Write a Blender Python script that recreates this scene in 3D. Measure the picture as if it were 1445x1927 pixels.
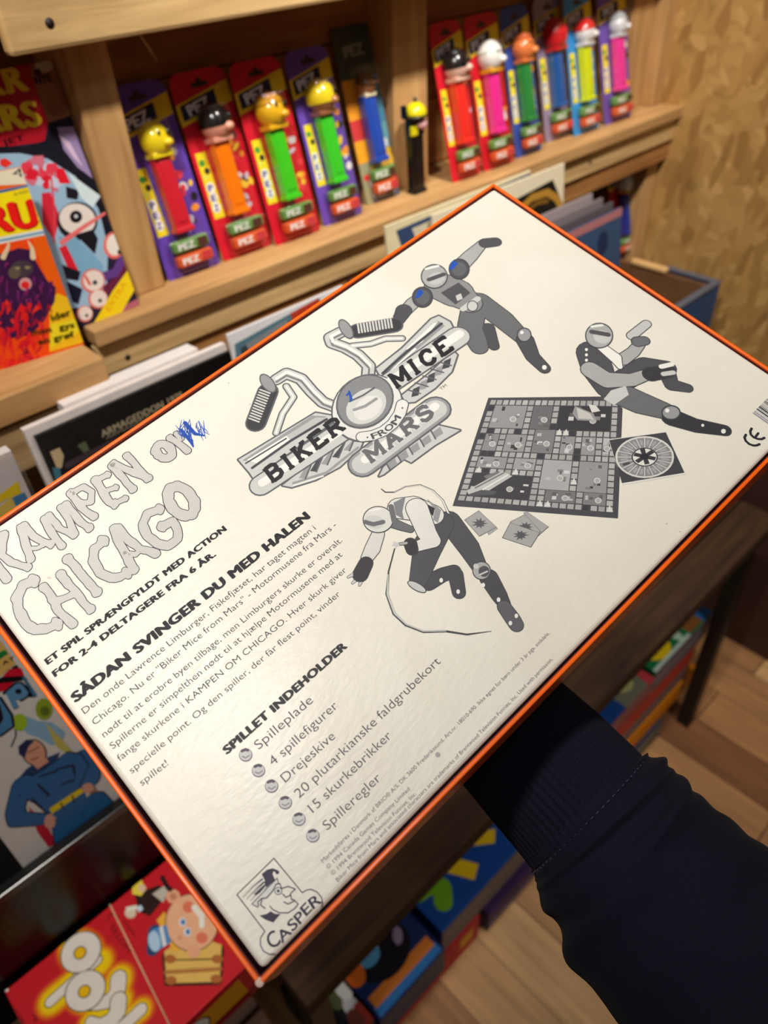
import bpy, bmesh, math, random
from mathutils import Vector, Matrix, noise as mnoise
random.seed(7)
for o in list(bpy.data.objects): bpy.data.objects.remove(o)
SC = bpy.context.scene
COL = SC.collection
# ------------------------------------------------------------------ camera
U = 0.38                      # metres per layout unit (camera-relative layout)
H = 4.24 * U                  # camera height above the floor
F = 1430.0; CX = 722.5; CY = 963.5
yaw, pit, rol = math.radians(-41.436), math.radians(40.075), math.radians(3.491)
fw = Vector((-math.sin(yaw)*math.cos(pit), math.cos(yaw)*math.cos(pit), -math.sin(pit)))
rt = Vector((math.cos(yaw), math.sin(yaw), 0)); dn = fw.cross(rt)
rt2 = math.cos(rol)*rt + math.sin(rol)*dn; dn2 = -math.sin(rol)*rt + math.cos(rol)*dn
CAM = Vector((0, 0, H))
cd = bpy.data.cameras.new('camera'); co = bpy.data.objects.new('camera', cd); COL.objects.link(co)
m = Matrix((rt2, -dn2, -fw)).transposed().to_4x4(); m.translation = CAM
co.matrix_world = m
cd.sensor_fit = 'HORIZONTAL'; cd.sensor_width = 36; cd.lens = F/1445*36
cd.clip_start = 0.02; cd.clip_end = 50
cd.dof.use_dof = True; cd.dof.focus_distance = 0.41; cd.dof.aperture_fstop = 9.5
SC.camera = co
# ------------------------------------------------------------------ light
SC.view_settings.view_transform = 'Standard'; SC.view_settings.look = 'None'
SC.view_settings.exposure = 0.0; SC.view_settings.gamma = 1.0
SC.view_settings.use_curve_mapping = False
w = bpy.data.worlds.new('world'); SC.world = w; w.use_nodes = True
w.node_tree.nodes['Background'].inputs[0].default_value = (1.0, 0.86, 0.72, 1)
w.node_tree.nodes['Background'].inputs[1].default_value = 0.075
def lamp(name, loc, power, size, col, target=None):
    l = bpy.data.lights.new(name, 'AREA'); l.shape = 'DISK'; l.size = size; l.energy = power; l.color = col
    o = bpy.data.objects.new(name, l); COL.objects.link(o); o.location = loc
    if target is not None:
        o.rotation_euler = (Vector(target)-Vector(loc)).to_track_quat('-Z', 'Y').to_euler()
    return o
def spot(name, loc, power, ang, col, target):
    l = bpy.data.lights.new(name, 'SPOT'); l.energy = power; l.color = col; l.spot_size = math.radians(ang); l.spot_blend = 1.0; l.shadow_soft_size = .05
    o = bpy.data.objects.new(name, l); COL.objects.link(o); o.location = loc
    o.rotation_euler = (Vector(target)-Vector(loc)).to_track_quat('-Z', 'Y').to_euler(); return o
WARM = (1.0, 0.945, 0.865)
spot('key_and_fill_spot', (-0.15, 0.18, 2.50), 74, 92, WARM, (0.60, 0.85, 1.24))
spot('key_and_fill_spot', (0.85, 0.17, 2.50), 90, 80, WARM, (1.1, 0.88, 1.25))  # added spot, no known source; brightens the right of the shelf and the wall
spot('key_and_fill_spot', (0.80, -0.55, 2.60), 60, 50, WARM, (0.95, 0.10, 0.0))  # invented downlight that lifts the floor without reaching into the shelf
lamp('glare_and_fill_lamp', (-0.12, -0.20, 2.50), 1.5, 0.2, (0.84, 0.93, 1.0), (0.1, 0.1, 1.0))
lamp('glare_and_fill_lamp', (1.3, -1.2, 2.6), 0.9, 0.25, (1.0, 0.82, 0.60), (1.2, 0.3, 0.2))  # weak warm fill added for the strand board side, no known lamp
spot('key_and_fill_spot', (-0.50, 0.05, 2.50), 34, 30, WARM, (-0.02, 0.50, 0.8))  # extra narrow beam put in to brighten the album in the bin

# ------------------------------------------------------------------ helpers
def W(x, y, z): return Vector((x*U, y*U, z*U + H))      # layout units -> world
def ray(u, v): return rt2*((u-CX)/F) + dn2*((v-CY)/F) + fw
def on_z(u, v, z):                                        # pixel on a horizontal level (layout units)
    d = ray(u, v); return CAM + d*(z*U/d.z)
def on_y(u, v, y):
    d = ray(u, v); return CAM + d*(y*U/d.y)
def lin(c):
    c = c/255.0
    return c/12.92 if c <= .04045 else ((c+.055)/1.055)**2.4
def rgb(t): return (lin(t[0]), lin(t[1]), lin(t[2]), 1)

MATS = {}
def mat(name, c, rough=.5, spec=.5, var=.06, scale=60, bump=0, bscale=200, metal=0, coat=0):
    if name in MATS: return MATS[name]
    M = bpy.data.materials.new(name); M.use_nodes = True; nt = M.node_tree; N = nt.nodes; L = nt.links
    b = N['Principled BSDF']; b.inputs['Roughness'].default_value = rough
    b.inputs['Specular IOR Level'].default_value = spec; b.inputs['Metallic'].default_value = metal
    b.inputs['Coat Weight'].default_value = coat; b.inputs['Coat Roughness'].default_value = .08
    tc = N.new('ShaderNodeTexCoord'); nz = N.new('ShaderNodeTexNoise'); nz.inputs['Scale'].default_value = scale
    nz.inputs['Detail'].default_value = 4
    L.new(tc.outputs['Object'], nz.inputs['Vector'])
    cr = N.new('ShaderNodeValToRGB'); c4 = rgb(c)
    cr.color_ramp.elements[0].position = .3; cr.color_ramp.elements[1].position = .7
    cr.color_ramp.elements[0].color = tuple(x*(1-var) for x in c4[:3])+(1,)
    cr.color_ramp.elements[1].color = tuple(min(1, x*(1+var)) for x in c4[:3])+(1,)
    L.new(nz.outputs['Fac'], cr.inputs['Fac']); L.new(cr.outputs['Color'], b.inputs['Base Color'])
    if bump:
        n2 = N.new('ShaderNodeTexNoise'); n2.inputs['Scale'].default_value = bscale; n2.inputs['Detail'].default_value = 3
        L.new(tc.outputs['Object'], n2.inputs['Vector'])
        bp = N.new('ShaderNodeBump'); bp.inputs['Strength'].default_value = bump; bp.inputs['Distance'].default_value = .002
        L.new(n2.outputs['Fac'], bp.inputs['Height']); L.new(bp.outputs['Normal'], b.inputs['Normal'])
    MATS[name] = M; return M

def wood(name, c_dark, c_light, axis='X', rough=.7, knots=True, grain=1.0, bump=.25):
    if name in MATS: return MATS[name]
    M = bpy.data.materials.new(name); M.use_nodes = True; nt = M.node_tree; N = nt.nodes; L = nt.links
    b = N['Principled BSDF']; b.inputs['Roughness'].default_value = rough; b.inputs['Specular IOR Level'].default_value = .25
    tc = N.new('ShaderNodeTexCoord'); oi = N.new('ShaderNodeObjectInfo')
    add = N.new('ShaderNodeVectorMath'); add.operation = 'ADD'
    mul = N.new('ShaderNodeMath'); mul.operation = 'MULTIPLY'; mul.inputs[1].default_value = 7.3
    L.new(oi.outputs['Random'], mul.inputs[0]); L.new(tc.outputs['Object'], add.inputs[0]); L.new(mul.outputs[0], add.inputs[1])
    mp = N.new('ShaderNodeMapping'); s = {'X': (2.2, 30, 30), 'Y': (30, 2.2, 30), 'Z': (30, 30, 2.2)}[axis]
    mp.inputs['Scale'].default_value = tuple(x*grain for x in s); L.new(add.outputs[0], mp.inputs['Vector'])
    n1 = N.new('ShaderNodeTexNoise'); n1.inputs['Scale'].default_value = 2.0; n1.inputs['Detail'].default_value = 6; n1.inputs['Distortion'].default_value = .8
    L.new(mp.outputs[0], n1.inputs['Vector'])
    cr = N.new('ShaderNodeValToRGB'); e = cr.color_ramp.elements
    e[0].position = .28; e[0].color = rgb(c_dark); e[1].position = .72; e[1].color = rgb(c_light)
    L.new(n1.outputs['Fac'], cr.inputs['Fac'])
    n3 = N.new('ShaderNodeTexNoise'); n3.inputs['Scale'].default_value = 5; n3.inputs['Detail'].default_value = 3
    L.new(add.outputs[0], n3.inputs['Vector'])
    mr = N.new('ShaderNodeMapRange'); mr.inputs[1].default_value = .3; mr.inputs[2].default_value = .7; mr.inputs[3].default_value = .82; mr.inputs[4].default_value = 1.12
    L.new(n3.outputs['Fac'], mr.inputs[0])
    mx = N.new('ShaderNodeMix'); mx.data_type = 'RGBA'; mx.blend_type = 'MULTIPLY'; mx.inputs[0].default_value = 1
    L.new(cr.outputs[0], mx.inputs[6]); L.new(mr.outputs[0], mx.inputs[7])
    out = mx.outputs[2]
    if knots:
        mk = N.new('ShaderNodeMapping'); sk = {'X': (3.2, 9, 9), 'Y': (9, 3.2, 9), 'Z': (9, 9, 3.2)}[axis]
        mk.inputs['Scale'].default_value = sk; L.new(add.outputs[0], mk.inputs['Vector'])
        vo = N.new('ShaderNodeTexVoronoi'); vo.inputs['Scale'].default_value = 1.0; L.new(mk.outputs[0], vo.inputs['Vector'])
        k = N.new('ShaderNodeMapRange'); k.inputs[1].default_value = .06; k.inputs[2].default_value = .16; k.inputs[3].default_value = .8; k.inputs[4].default_value = 0
        L.new(vo.outputs['Distance'], k.inputs[0])
        m2 = N.new('ShaderNodeMix'); m2.data_type = 'RGBA'; L.new(k.outputs[0], m2.inputs[0]); L.new(out, m2.inputs[6])
        m2.inputs[7].default_value = rgb(tuple(x*.45 for x in c_dark)); out = m2.outputs[2]
    L.new(out, b.inputs['Base Color'])
    bp = N.new('ShaderNodeBump'); bp.inputs['Strength'].default_value = bump; bp.inputs['Distance'].default_value = .002
    L.new(n1.outputs['Fac'], bp.inputs['Height']); L.new(bp.outputs['Normal'], b.inputs['Normal'])
    MATS[name] = M; return M

def clear_plastic(name, tint=(1, 1, 1), opacity=.045, rough=.12, body=False):
    if name in MATS: return MATS[name]
    M = bpy.data.materials.new(name); M.use_nodes = True; nt = M.node_tree; N = nt.nodes; L = nt.links
    N.remove(N['Principled BSDF'])
    g = N.new('ShaderNodeBsdfGlossy'); g.inputs['Roughness'].default_value = rough; g.inputs['Color'].default_value = (1, 1, 1, 1)
    t = N.new('ShaderNodeBsdfTransparent'); t.inputs['Color'].default_value = (*tint, 1)
    lw = N.new('ShaderNodeLayerWeight'); lw.inputs['Blend'].default_value = .12
    nz = N.new('ShaderNodeTexNoise'); nz.inputs['Scale'].default_value = 60
    bp = N.new('ShaderNodeBump'); bp.inputs['Strength'].default_value = .3; bp.inputs['Distance'].default_value = .002
    L.new(nz.outputs['Fac'], bp.inputs['Height']); L.new(bp.outputs['Normal'], g.inputs['Normal'])
    a = N.new('ShaderNodeMath'); a.operation = 'MULTIPLY_ADD'; a.inputs[1].default_value = .3; a.inputs[2].default_value = opacity; a.use_clamp = True
    mx = N.new('ShaderNodeMixShader'); L.new(lw.outputs['Facing'], a.inputs[0]); L.new(a.outputs[0], mx.inputs[0]); L.new(t.outputs[0], mx.inputs[1]); L.new(g.outputs[0], mx.inputs[2])
    L.new(mx.outputs[0], N['Material Output'].inputs[0]); MATS[name] = M; return M

def ink(c, rough=.42):
    return mat('ink_%d_%d_%d_%d' % (*c, int(rough*100)), c, rough + .1, .18, .03, 90)

# ---- mesh builder
class MB:
    def __init__(s): s.v = []; s.f = []; s.mi = []; s.ms = []; s.sm = []; s.cnt = 0
    def mid(s, m):
        if m not in s.ms: s.ms.append(m)
        return s.ms.index(m)
    def add(s, vs, fs, m, smooth=False):
        k = len(s.v); s.v += [Vector(v) for v in vs]; i = s.mid(m)
        for f in fs: s.f.append([k+j for j in f]); s.mi.append(i); s.sm.append(smooth)
    def build(s, name, parent=None, base=None):
        """one mesh object; origin at base (world) or the centre of its points"""
        root = parent
        while root is not None and root.parent is not None: root = root.parent
        if parent is not None: org = Vector(parent['_o'])
        else: org = None
        if base is None:
            lo = Vector([min(v[i] for v in s.v) for i in range(3)]); hi = Vector([max(v[i] for v in s.v) for i in range(3)])
            base = (lo+hi)/2; 
            if parent is None: base.z = lo.z
        base = Vector(base)
        me = bpy.data.meshes.new(name); me.from_pydata([v-base for v in s.v], [], s.f); 
        for m_ in s.ms: me.materials.append(m_)
        me.polygons.foreach_set('material_index', s.mi); me.polygons.foreach_set('use_smooth', s.sm); me.update()
        o = bpy.data.objects.new(name, me); COL.objects.link(o)
        if parent is not None: o.parent = parent; o.location = base-org
        else: o.location = base
        o['_o'] = tuple(base); return o

def tag(o, label=None, cat=None, group=None, kind=None):
    if label: o['label'] = label
    if cat: o['category'] = cat
    if group: o['group'] = group
    if kind: o['kind'] = kind
    return o
def thing(name, label, cat, loc, group=None):
    o = bpy.data.objects.new(name, None); COL.objects.link(o); o.location = loc; o['_o'] = tuple(loc)
    o.empty_display_size = .02
    return tag(o, label, cat, group)

class Fr:
    """flat frame: origin o, axes ex, ey, normal n"""
    def __init__(s, o, ex, ey):
        s.o = Vector(o); s.ex = Vector(ex).normalized(); ey = Vector(ey); s.ey = (ey - s.ex*ey.dot(s.ex)).normalized(); s.n = s.ex.cross(s.ey)
    def P(s, a, b, c=0): return s.o + s.ex*a + s.ey*b + s.n*c
    def px(s, u, v):
        d = ray(u, v); t = (s.o-CAM).dot(s.n)/d.dot(s.n); q = CAM + d*t - s.o
        return (q.dot(s.ex), q.dot(s.ey))
    def pxs(s, u, v):               # metres per pixel around a pixel
        a = s.px(u, v); b = s.px(u+2, v+2); c = s.px(u+2, v-2)
        return (math.dist(a, b)+math.dist(a, c))/2/2.828

def clip_rect(pts, r):
    x0, y0, x1, y1 = r
    for k, (ax, lim, sg) in enumerate(((0, x0, 1), (0, x1, -1), (1, y0, 1), (1, y1, -1))):
        out = []
        for i in range(len(pts)):
            a, b = pts[i-1], pts[i]; da = (a[ax]-lim)*sg; db = (b[ax]-lim)*sg
            if (da >= 0) != (db >= 0):
                t = da/(da-db); out.append((a[0]+(b[0]-a[0])*t, a[1]+(b[1]-a[1])*t))
            if db >= 0: out.append(b)
        pts = out
        if len(pts) < 3: return []
    return pts

class Print:
    """flat ink on a frame, drawn in local metres or traced positions; step = gap between ink layers"""
    def __init__(s, mb, fr, step=5e-5, base=2e-4, rect=None, px=False, rough=.42):
        s.mb = mb; s.fr = fr; s.step = step; s.base = base; s.rect = rect; s.px = px; s.n = 0; s.rough = rough; s.ox = s.oy = 0; s.sc = 1
    def crop(s, x0, y0, sc): s.ox, s.oy, s.sc = x0, y0, sc; return s     # trace in an enlarged crop's coordinates
    def L(s, p):
        if s.px: return s.fr.px(s.ox+p[0]/s.sc, s.oy+p[1]/s.sc)
        return p
    def R(s, p, r):
        if s.px: return r/s.sc*s.fr.pxs(s.ox+p[0]/s.sc, s.oy+p[1]/s.sc)
        return r
    def _poly(s, pts, col, layer):
        if s.rect: pts = clip_rect(pts, s.rect)
        if len(pts) < 3: return
        ar = sum(pts[i-1][0]*pts[i][1]-pts[i][0]*pts[i-1][1] for i in range(len(pts)))
        if abs(ar) < 1e-12: return
        if ar < 0: pts = pts[::-1]
        s.n += 1; h = s.base + layer*s.step + (s.n % 40)*s.step/45
        s.mb.add([s.fr.P(a, b, h) for a, b in pts], [list(range(len(pts)))], ink(col, s.rough))
    def poly(s, pts, col, layer=0): s._poly([s.L(p) for p in pts], col, layer)
    def disc(s, c, r, col, layer=0, ry=None, rot=0, n=28):
        ry = ry or r; cr, sr = math.cos(rot), math.sin(rot)
        if s.px: s.poly([(c[0]+r*math.cos(t)*cr-ry*math.sin(t)*sr, c[1]+r*math.cos(t)*sr+ry*math.sin(t)*cr) for t in [2*math.pi*i/n for i in range(n)]], col, layer)
        else: s._poly([(c[0]+r*math.cos(t)*cr-ry*math.sin(t)*sr, c[1]+r*math.cos(t)*sr+ry*math.sin(t)*cr) for t in [2*math.pi*i/n for i in range(n)]], col, layer)
    def stroke(s, pts, r, col, layer=0, closed=False, caps=True, grow=0):
        rs = list(r) if isinstance(r, (list, tuple)) else [r]*len(pts)
        rs = [s.R(p, q+grow) for p, q in zip(pts, rs)]; P = [Vector(s.L(p)) for p in pts]
        k = len(P)
        for i in range(k if closed else k-1):
            a, b = P[i], P[(i+1) % k]; ra, rb = rs[i], rs[(i+1) % k]; d = b-a
            if d.length < 1e-9: continue
            nn = Vector((-d.y, d.x)).normalized()
            s._poly([tuple(a+nn*ra), tuple(b+nn*rb), tuple(b-nn*rb), tuple(a-nn*ra)], col, layer)
        if caps or k > 2:
            for i in range(k):
                if not caps and not closed and i in (0, k-1): continue
                s._poly([(P[i].x+rs[i]*math.cos(t), P[i].y+rs[i]*math.sin(t)) for t in [2*math.pi*j/16 for j in range(16)]], col, layer)
    def outlined(s, pts, r, fill, line, lw, layer=0, closed=False, dl=1):
        s.stroke(pts, r, line, layer, closed, grow=lw); s.stroke(pts, r, fill, layer+dl, closed)
    def text(s, t, p0, p1, hgt, col, layer=0, bold=0, shear=0, up=None):
        """text whose baseline runs p0 -> p1, capital height hgt"""
        a, b = Vector(s.L(p0)), Vector(s.L(p1)); h = s.R(p0, hgt)
        cu = bpy.data.curves.new('t', 'FONT'); cu.body = t; cu.offset = min(0, bold); cu.space_character = 1.0 + max(0, bold)*1.6; cu.resolution_u = 3; cu.shear = shear
        ob = bpy.data.objects.new('t', cu); COL.objects.link(ob); bpy.context.view_layer.update()
        dg = bpy.context.evaluated_depsgraph_get(); me = ob.evaluated_get(dg).to_mesh()
        vs = [v.co.copy() for v in me.vertices]; fs = [list(p.vertices) for p in me.polygons]
        ob.evaluated_get(dg).to_mesh_clear(); bpy.data.objects.remove(ob); bpy.data.curves.remove(cu)
        if not vs: return
        x0 = min(v.x for v in vs); x1 = max(v.x for v in vs); d = (b-a); ln = d.length; d.normalize(); nn = Vector((-d.y, d.x))
        sx = ln/(x1-x0); sy = h/.727
        ex = max(0, bold); base_f = fs
        for (ox, oy) in (((0, 0),) if ex == 0 else ((-ex, 0), (ex, 0), (0, -ex*.7), (0, ex*.7), (-ex*.7, ex*.5), (ex*.7, ex*.5), (-ex*.7, -ex*.5), (ex*.7, -ex*.5), (-ex*1.5, 0), (ex*1.5, 0))):
            s.n += 1; hh = s.base + layer*s.step + (s.n % 40)*s.step/45
            pts = [a + d*((v.x-x0+ox)*sx) + nn*((v.y+oy)*sy) for v in vs]; fs = base_f
            if s.rect:
                r = s.rect
                fs = [f for f in fs if all(r[0] <= pts[i].x <= r[2] and r[1] <= pts[i].y <= r[3] for i in f)]
            s.mb.add([s.fr.P(p.x, p.y, hh) for p in pts], fs, ink(col, s.rough))

def box(mb, fr, x0, x1, y0, y1, z0, z1, m, bev=0, seg=2, smooth=False):
    bm = bmesh.new(); vs = [bm.verts.new((x, y, z)) for x in (x0, x1) for y in (y0, y1) for z in (z0, z1)]
    for f in ((0, 1, 3, 2), (4, 6, 7, 5), (0, 4, 5, 1), (2, 3, 7, 6), (0, 2, 6, 4), (1, 5, 7, 3)): bm.faces.new([vs[i] for i in f])
    if bev: bmesh.ops.bevel(bm, geom=bm.edges[:], offset=bev, segments=seg, profile=.5, affect='EDGES')
    bm.verts.index_update()
    mb.add([fr.P(*v.co) for v in bm.verts], [[v.index for v in f.verts] for f in bm.faces], m, smooth); bm.free()
WORLD = Fr((0, 0, H), (1, 0, 0), (0, 1, 0))       # layout axes at the camera's station
def ubox(mb, x0, x1, y0, y1, z0, z1, m, bev=0):   # in layout units
    box(mb, WORLD, x0*U, x1*U, y0*U, y1*U, z0*U, z1*U, m, bev)
def ellipsoid(mb, fr, c, r, m, seg=20, rings=12, cut=None, warp=None):
    vs = []; fs = []
    for i in range(rings+1):
        th = math.pi*i/rings
        if cut is not None: th = th*cut
        for j in range(seg):
            ph = 2*math.pi*j/seg; p = [math.sin(th)*math.cos(ph), math.cos(th), math.sin(th)*math.sin(ph)]
            if warp: p = warp(p)
            vs.append(fr.P(c[0]+r[0]*p[0], c[1]+r[1]*p[1], c[2]+r[2]*p[2]))
    for i in range(rings):
        for j in range(seg): fs.append([i*seg+j, i*seg+(j+1) % seg, (i+1)*seg+(j+1) % seg, (i+1)*seg+j])
    mb.add(vs, fs, m, True)
def tube(mb, pts, r, m, seg=12):
    pts = [Vector(p) for p in pts]; vs = []; fs = []
    for i, p in enumerate(pts):
        d = (pts[min(i+1, len(pts)-1)]-pts[max(i-1, 0)]).normalized(); a = d.orthogonal().normalized(); b = d.cross(a)
        rr = r[i] if isinstance(r, (list, tuple)) else r
        for j in range(seg): vs.append(p+a*rr*math.cos(2*math.pi*j/seg)+b*rr*math.sin(2*math.pi*j/seg))
    for i in range(len(pts)-1):
        for j in range(seg): fs.append([i*seg+j, i*seg+(j+1) % seg, (i+1)*seg+(j+1) % seg, (i+1)*seg+j])
    fs.append(list(range(seg))[::-1]); fs.append([(len(pts)-1)*seg+j for j in range(seg)])
    mb.add(vs, fs, m, True)

# ------------------------------------------------------------------ materials of the place
PINE = wood('pine_pallet_wood', (172, 128, 78), (206, 164, 110))
PINEZ = wood('pine_upright_wood', (174, 130, 80), (204, 162, 108), 'Z')
PALE = wood('pale_sapwood', (186, 150, 98), (226, 190, 134), bump=.5)
BROWNW = wood('brown_pallet_wood', (144, 94, 50), (186, 134, 78))
DARKW = wood('dark_stained_wood', (34, 20, 12), (72, 47, 28))
BLACKM = mat('black_powder_steel', (16, 15, 15), .45, .4, .1)
BLACKP = mat('black_plastic', (12, 12, 13), .22, .5, .05)

def osb():
    M = bpy.data.materials.new('oriented_strand_board'); M.use_nodes = True; nt = M.node_tree; N = nt.nodes; L = nt.links
    b = N['Principled BSDF']; b.inputs['Roughness'].default_value = .6; b.inputs['Specular IOR Level'].default_value = .3
    tc = N.new('ShaderNodeTexCoord'); prev = None
    wz = N.new('ShaderNodeTexNoise'); wz.inputs['Scale'].default_value = 9; wz.inputs['Detail'].default_value = 1; L.new(tc.outputs['Object'], wz.inputs['Vector'])
    wm = N.new('ShaderNodeVectorMath'); wm.operation = 'MULTIPLY_ADD'; wm.inputs[1].default_value = (.03, .03, .03); L.new(wz.outputs['Color'], wm.inputs[0]); L.new(tc.outputs['Object'], wm.inputs[2])
    cols = [((168, 128, 72), (188, 148, 88)), ((174, 134, 76), (196, 156, 96)), ((150, 110, 60), (182, 140, 80))]
    for i, (ang, sc) in enumerate((((.5, 0, 0), (1, 18, 52)), ((-.6, 0, 0), (1, 22, 48)), ((1.4, 0, 0), (1, 16, 46)))):
        mp = N.new('ShaderNodeMapping'); mp.inputs['Rotation'].default_value = ang; mp.inputs['Scale'].default_value = (1, 1, 1)
        mp2 = N.new('ShaderNodeMapping'); mp2.inputs['Scale'].default_value = sc; mp2.inputs['Location'].default_value = (i*3.1, i*1.7, i)
        L.new(wm.outputs[0], mp.inputs[0]); L.new(mp.outputs[0], mp2.inputs[0])
        v = N.new('ShaderNodeTexVoronoi'); v.inputs['Scale'].default_value = 1.3; v.inputs['Randomness'].default_value = 1
        L.new(mp2.outputs[0], v.inputs['Vector'])
        sx = N.new('ShaderNodeSeparateColor'); L.new(v.outputs['Color'], sx.inputs[0])
        cr = N.new('ShaderNodeValToRGB'); cr.color_ramp.elements[0].color = rgb(cols[i][0]); cr.color_ramp.elements[1].color = rgb(cols[i][1])
        L.new(sx.outputs[0], cr.inputs[0])
        if prev is None: prev = cr.outputs[0]
        else:
            mx = N.new('ShaderNodeMix'); mx.data_type = 'RGBA'; g = N.new('ShaderNodeMath'); g.operation = 'GREATER_THAN'; g.inputs[1].default_value = .55
            L.new(sx.outputs[1], g.inputs[0]); L.new(g.outputs[0], mx.inputs[0]); L.new(prev, mx.inputs[6]); L.new(cr.outputs[0], mx.inputs[7]); prev = mx.outputs[2]
    n = N.new('ShaderNodeTexNoise'); n.inputs['Scale'].default_value = 26; n.inputs['Detail'].default_value = 5
    L.new(tc.outputs['Object'], n.inputs['Vector'])
    mr = N.new('ShaderNodeMapRange'); mr.inputs[1].default_value = .28; mr.inputs[2].default_value = .4; mr.inputs[3].default_value = .72; mr.inputs[4].default_value = 1
    L.new(n.outputs['Fac'], mr.inputs[0])
    mx = N.new('ShaderNodeMix'); mx.data_type = 'RGBA'; mx.blend_type = 'MULTIPLY'; mx.inputs[0].default_value = 1
    L.new(prev, mx.inputs[6]); L.new(mr.outputs[0], mx.inputs[7]); L.new(mx.outputs[2], b.inputs['Base Color'])
    return M
OSB = osb()
def floorboards():
    M = bpy.data.materials.new('floor_planks'); M.use_nodes = True; nt = M.node_tree; N = nt.nodes; L = nt.links
    b = N['Principled BSDF']; b.inputs['Roughness'].default_value = .45; b.inputs['Specular IOR Level'].default_value = .35
    g = N.new('ShaderNodeNewGeometry'); sp = N.new('ShaderNodeSeparateXYZ'); L.new(g.outputs['Position'], sp.inputs[0])
    def mth(op, a, bb):
        n = N.new('ShaderNodeMath'); n.operation = op
        for i, q in enumerate((a, bb)):
            if q is None: continue
            if isinstance(q, (int, float)): n.inputs[i].default_value = q
            else: L.new(q, n.inputs[i])
        return n.outputs[0]
    xs = mth('DIVIDE', mth('SUBTRACT', sp.outputs[0], .386), .108)
    row = mth('FLOOR', xs, None); fr = mth('FRACT', xs, None)
    wn0 = N.new('ShaderNodeTexWhiteNoise'); wn0.noise_dimensions = '1D'; L.new(row, wn0.inputs['W'])
    ys = mth('ADD', mth('DIVIDE', sp.outputs[1], .9), wn0.outputs[0]); cell = mth('FLOOR', ys, None); fy = mth('FRACT', ys, None)
    wn = N.new('ShaderNodeTexWhiteNoise'); wn.noise_dimensions = '2D'; cb = N.new('ShaderNodeCombineXYZ'); L.new(row, cb.inputs[0]); L.new(cell, cb.inputs[1]); L.new(cb.outputs[0], wn.inputs['Vector'])
    cr = N.new('ShaderNodeValToRGB'); e = cr.color_ramp.elements; e[0].color = rgb((128, 84, 54)); e[1].color = rgb((212, 168, 116))
    k = e.new(.5); k.color = rgb((186, 138, 90)); L.new(wn.outputs['Value'], cr.inputs[0])
    mp = N.new('ShaderNodeMapping'); mp.inputs['Scale'].default_value = (40, 3, 1); L.new(g.outputs['Position'], mp.inputs[0])
    nz = N.new('ShaderNodeTexNoise'); nz.inputs['Scale'].default_value = 1.5; nz.inputs['Detail'].default_value = 5; L.new(mp.outputs[0], nz.inputs['Vector'])
    mr = N.new('ShaderNodeMapRange'); mr.inputs[1].default_value = .3; mr.inputs[2].default_value = .7; mr.inputs[3].default_value = .72; mr.inputs[4].default_value = 1.12; L.new(nz.outputs['Fac'], mr.inputs[0])
    gap = mth('MULTIPLY', mth('GREATER_THAN', fr, .02), mth('GREATER_THAN', fy, .004))
    gg = mth('MULTIPLY', mr.outputs[0], mth('ADD', mth('MULTIPLY', gap, .8), .2))
    mx = N.new('ShaderNodeMix'); mx.data_type = 'RGBA'; mx.blend_type = 'MULTIPLY'; mx.inputs[0].default_value = 1
    L.new(cr.outputs[0], mx.inputs[6]); L.new(gg, mx.inputs[7]); L.new(mx.outputs[2], b.inputs['Base Color'])
    return M
FLOORM = floorboards()

# ------------------------------------------------------------------ structure
def struct(name, mb): return tag(mb.build(name), kind='structure')
b = MB(); ubox(b, -6, 4.3, -6, 2.75, -4.34, -4.24, FLOORM); struct('floor', b)
b = MB(); ubox(b, 4.1, 4.3, -6, 2.75, -4.24, 2.6, OSB); struct('wall_right', b)
b = MB(); ubox(b, -6, 4.1, 2.56, 2.75, -4.24, 2.6, OSB); struct('wall_back', b)
b = MB(); ubox(b, 4.04, 4.1, -6, 2.5, -4.24, -2.75, mat('maroon_kick_panel', (66, 40, 34), .6, .3, .15, 8), .002); struct('trim_1', b)
# ------------------------------------------------------------------ pallet shelf units
sh = thing('pallet_shelf', 'pallet wood shelf unit holding the row of candy dispensers', 'shelf', W(2.43, 2.3, -1.0))
def board(name, parent, x0, x1, y0, y1, z0, z1, m, bev=.002):
    b = MB(); ubox(b, x0, x1, y0, y1, z0, z1, m, bev); return b.build(name, parent)
board('deck_board', sh, .765, 4.1, 2.14, 2.46, -1.05, -1.0, PINE)
board('front_lip', sh, .765, 4.1, 2.11, 2.14, -1.052, -.998, PINE)
board('fascia_board', sh, .765, 4.1, 2.135, 2.17, -1.16, -1.06, PALE)
board('fascia_board', sh, .765, 4.1, 2.15, 2.185, -1.262, -1.165, BROWNW)
board('top_board', sh, .784, 4.1, 2.125, 2.165, -.297, .06, PALE, .004)
board('top_deck', sh, .79, 4.1, 2.165, 2.46, -.24, -.19, PINE)
for i, (z0, z1) in enumerate(((-1.0, -.74), (-.735, -.47), (-.465, -.24))):
    board('back_board', sh, .765, 4.1, 2.46, 2.5, z0, z1, BROWNW)
board('divider', sh, .965, 1.089, 2.24, 2.46, -1.0, -.24, PINEZ)
board('divider', sh, 2.235, 2.42, 2.33, 2.46, -1.0, -.24, PINEZ)
board('end_post', sh, 3.80, 4.0, 2.30, 2.46, -1.0, -.24, PINEZ)
board('end_post', sh, 4.0, 4.1, 2.24, 2.46, -1.0, -.24, PINEZ)
board('support_post', sh, 3.98, 4.09, 2.19, 2.30, -4.24, -1.05, PINEZ)
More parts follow.
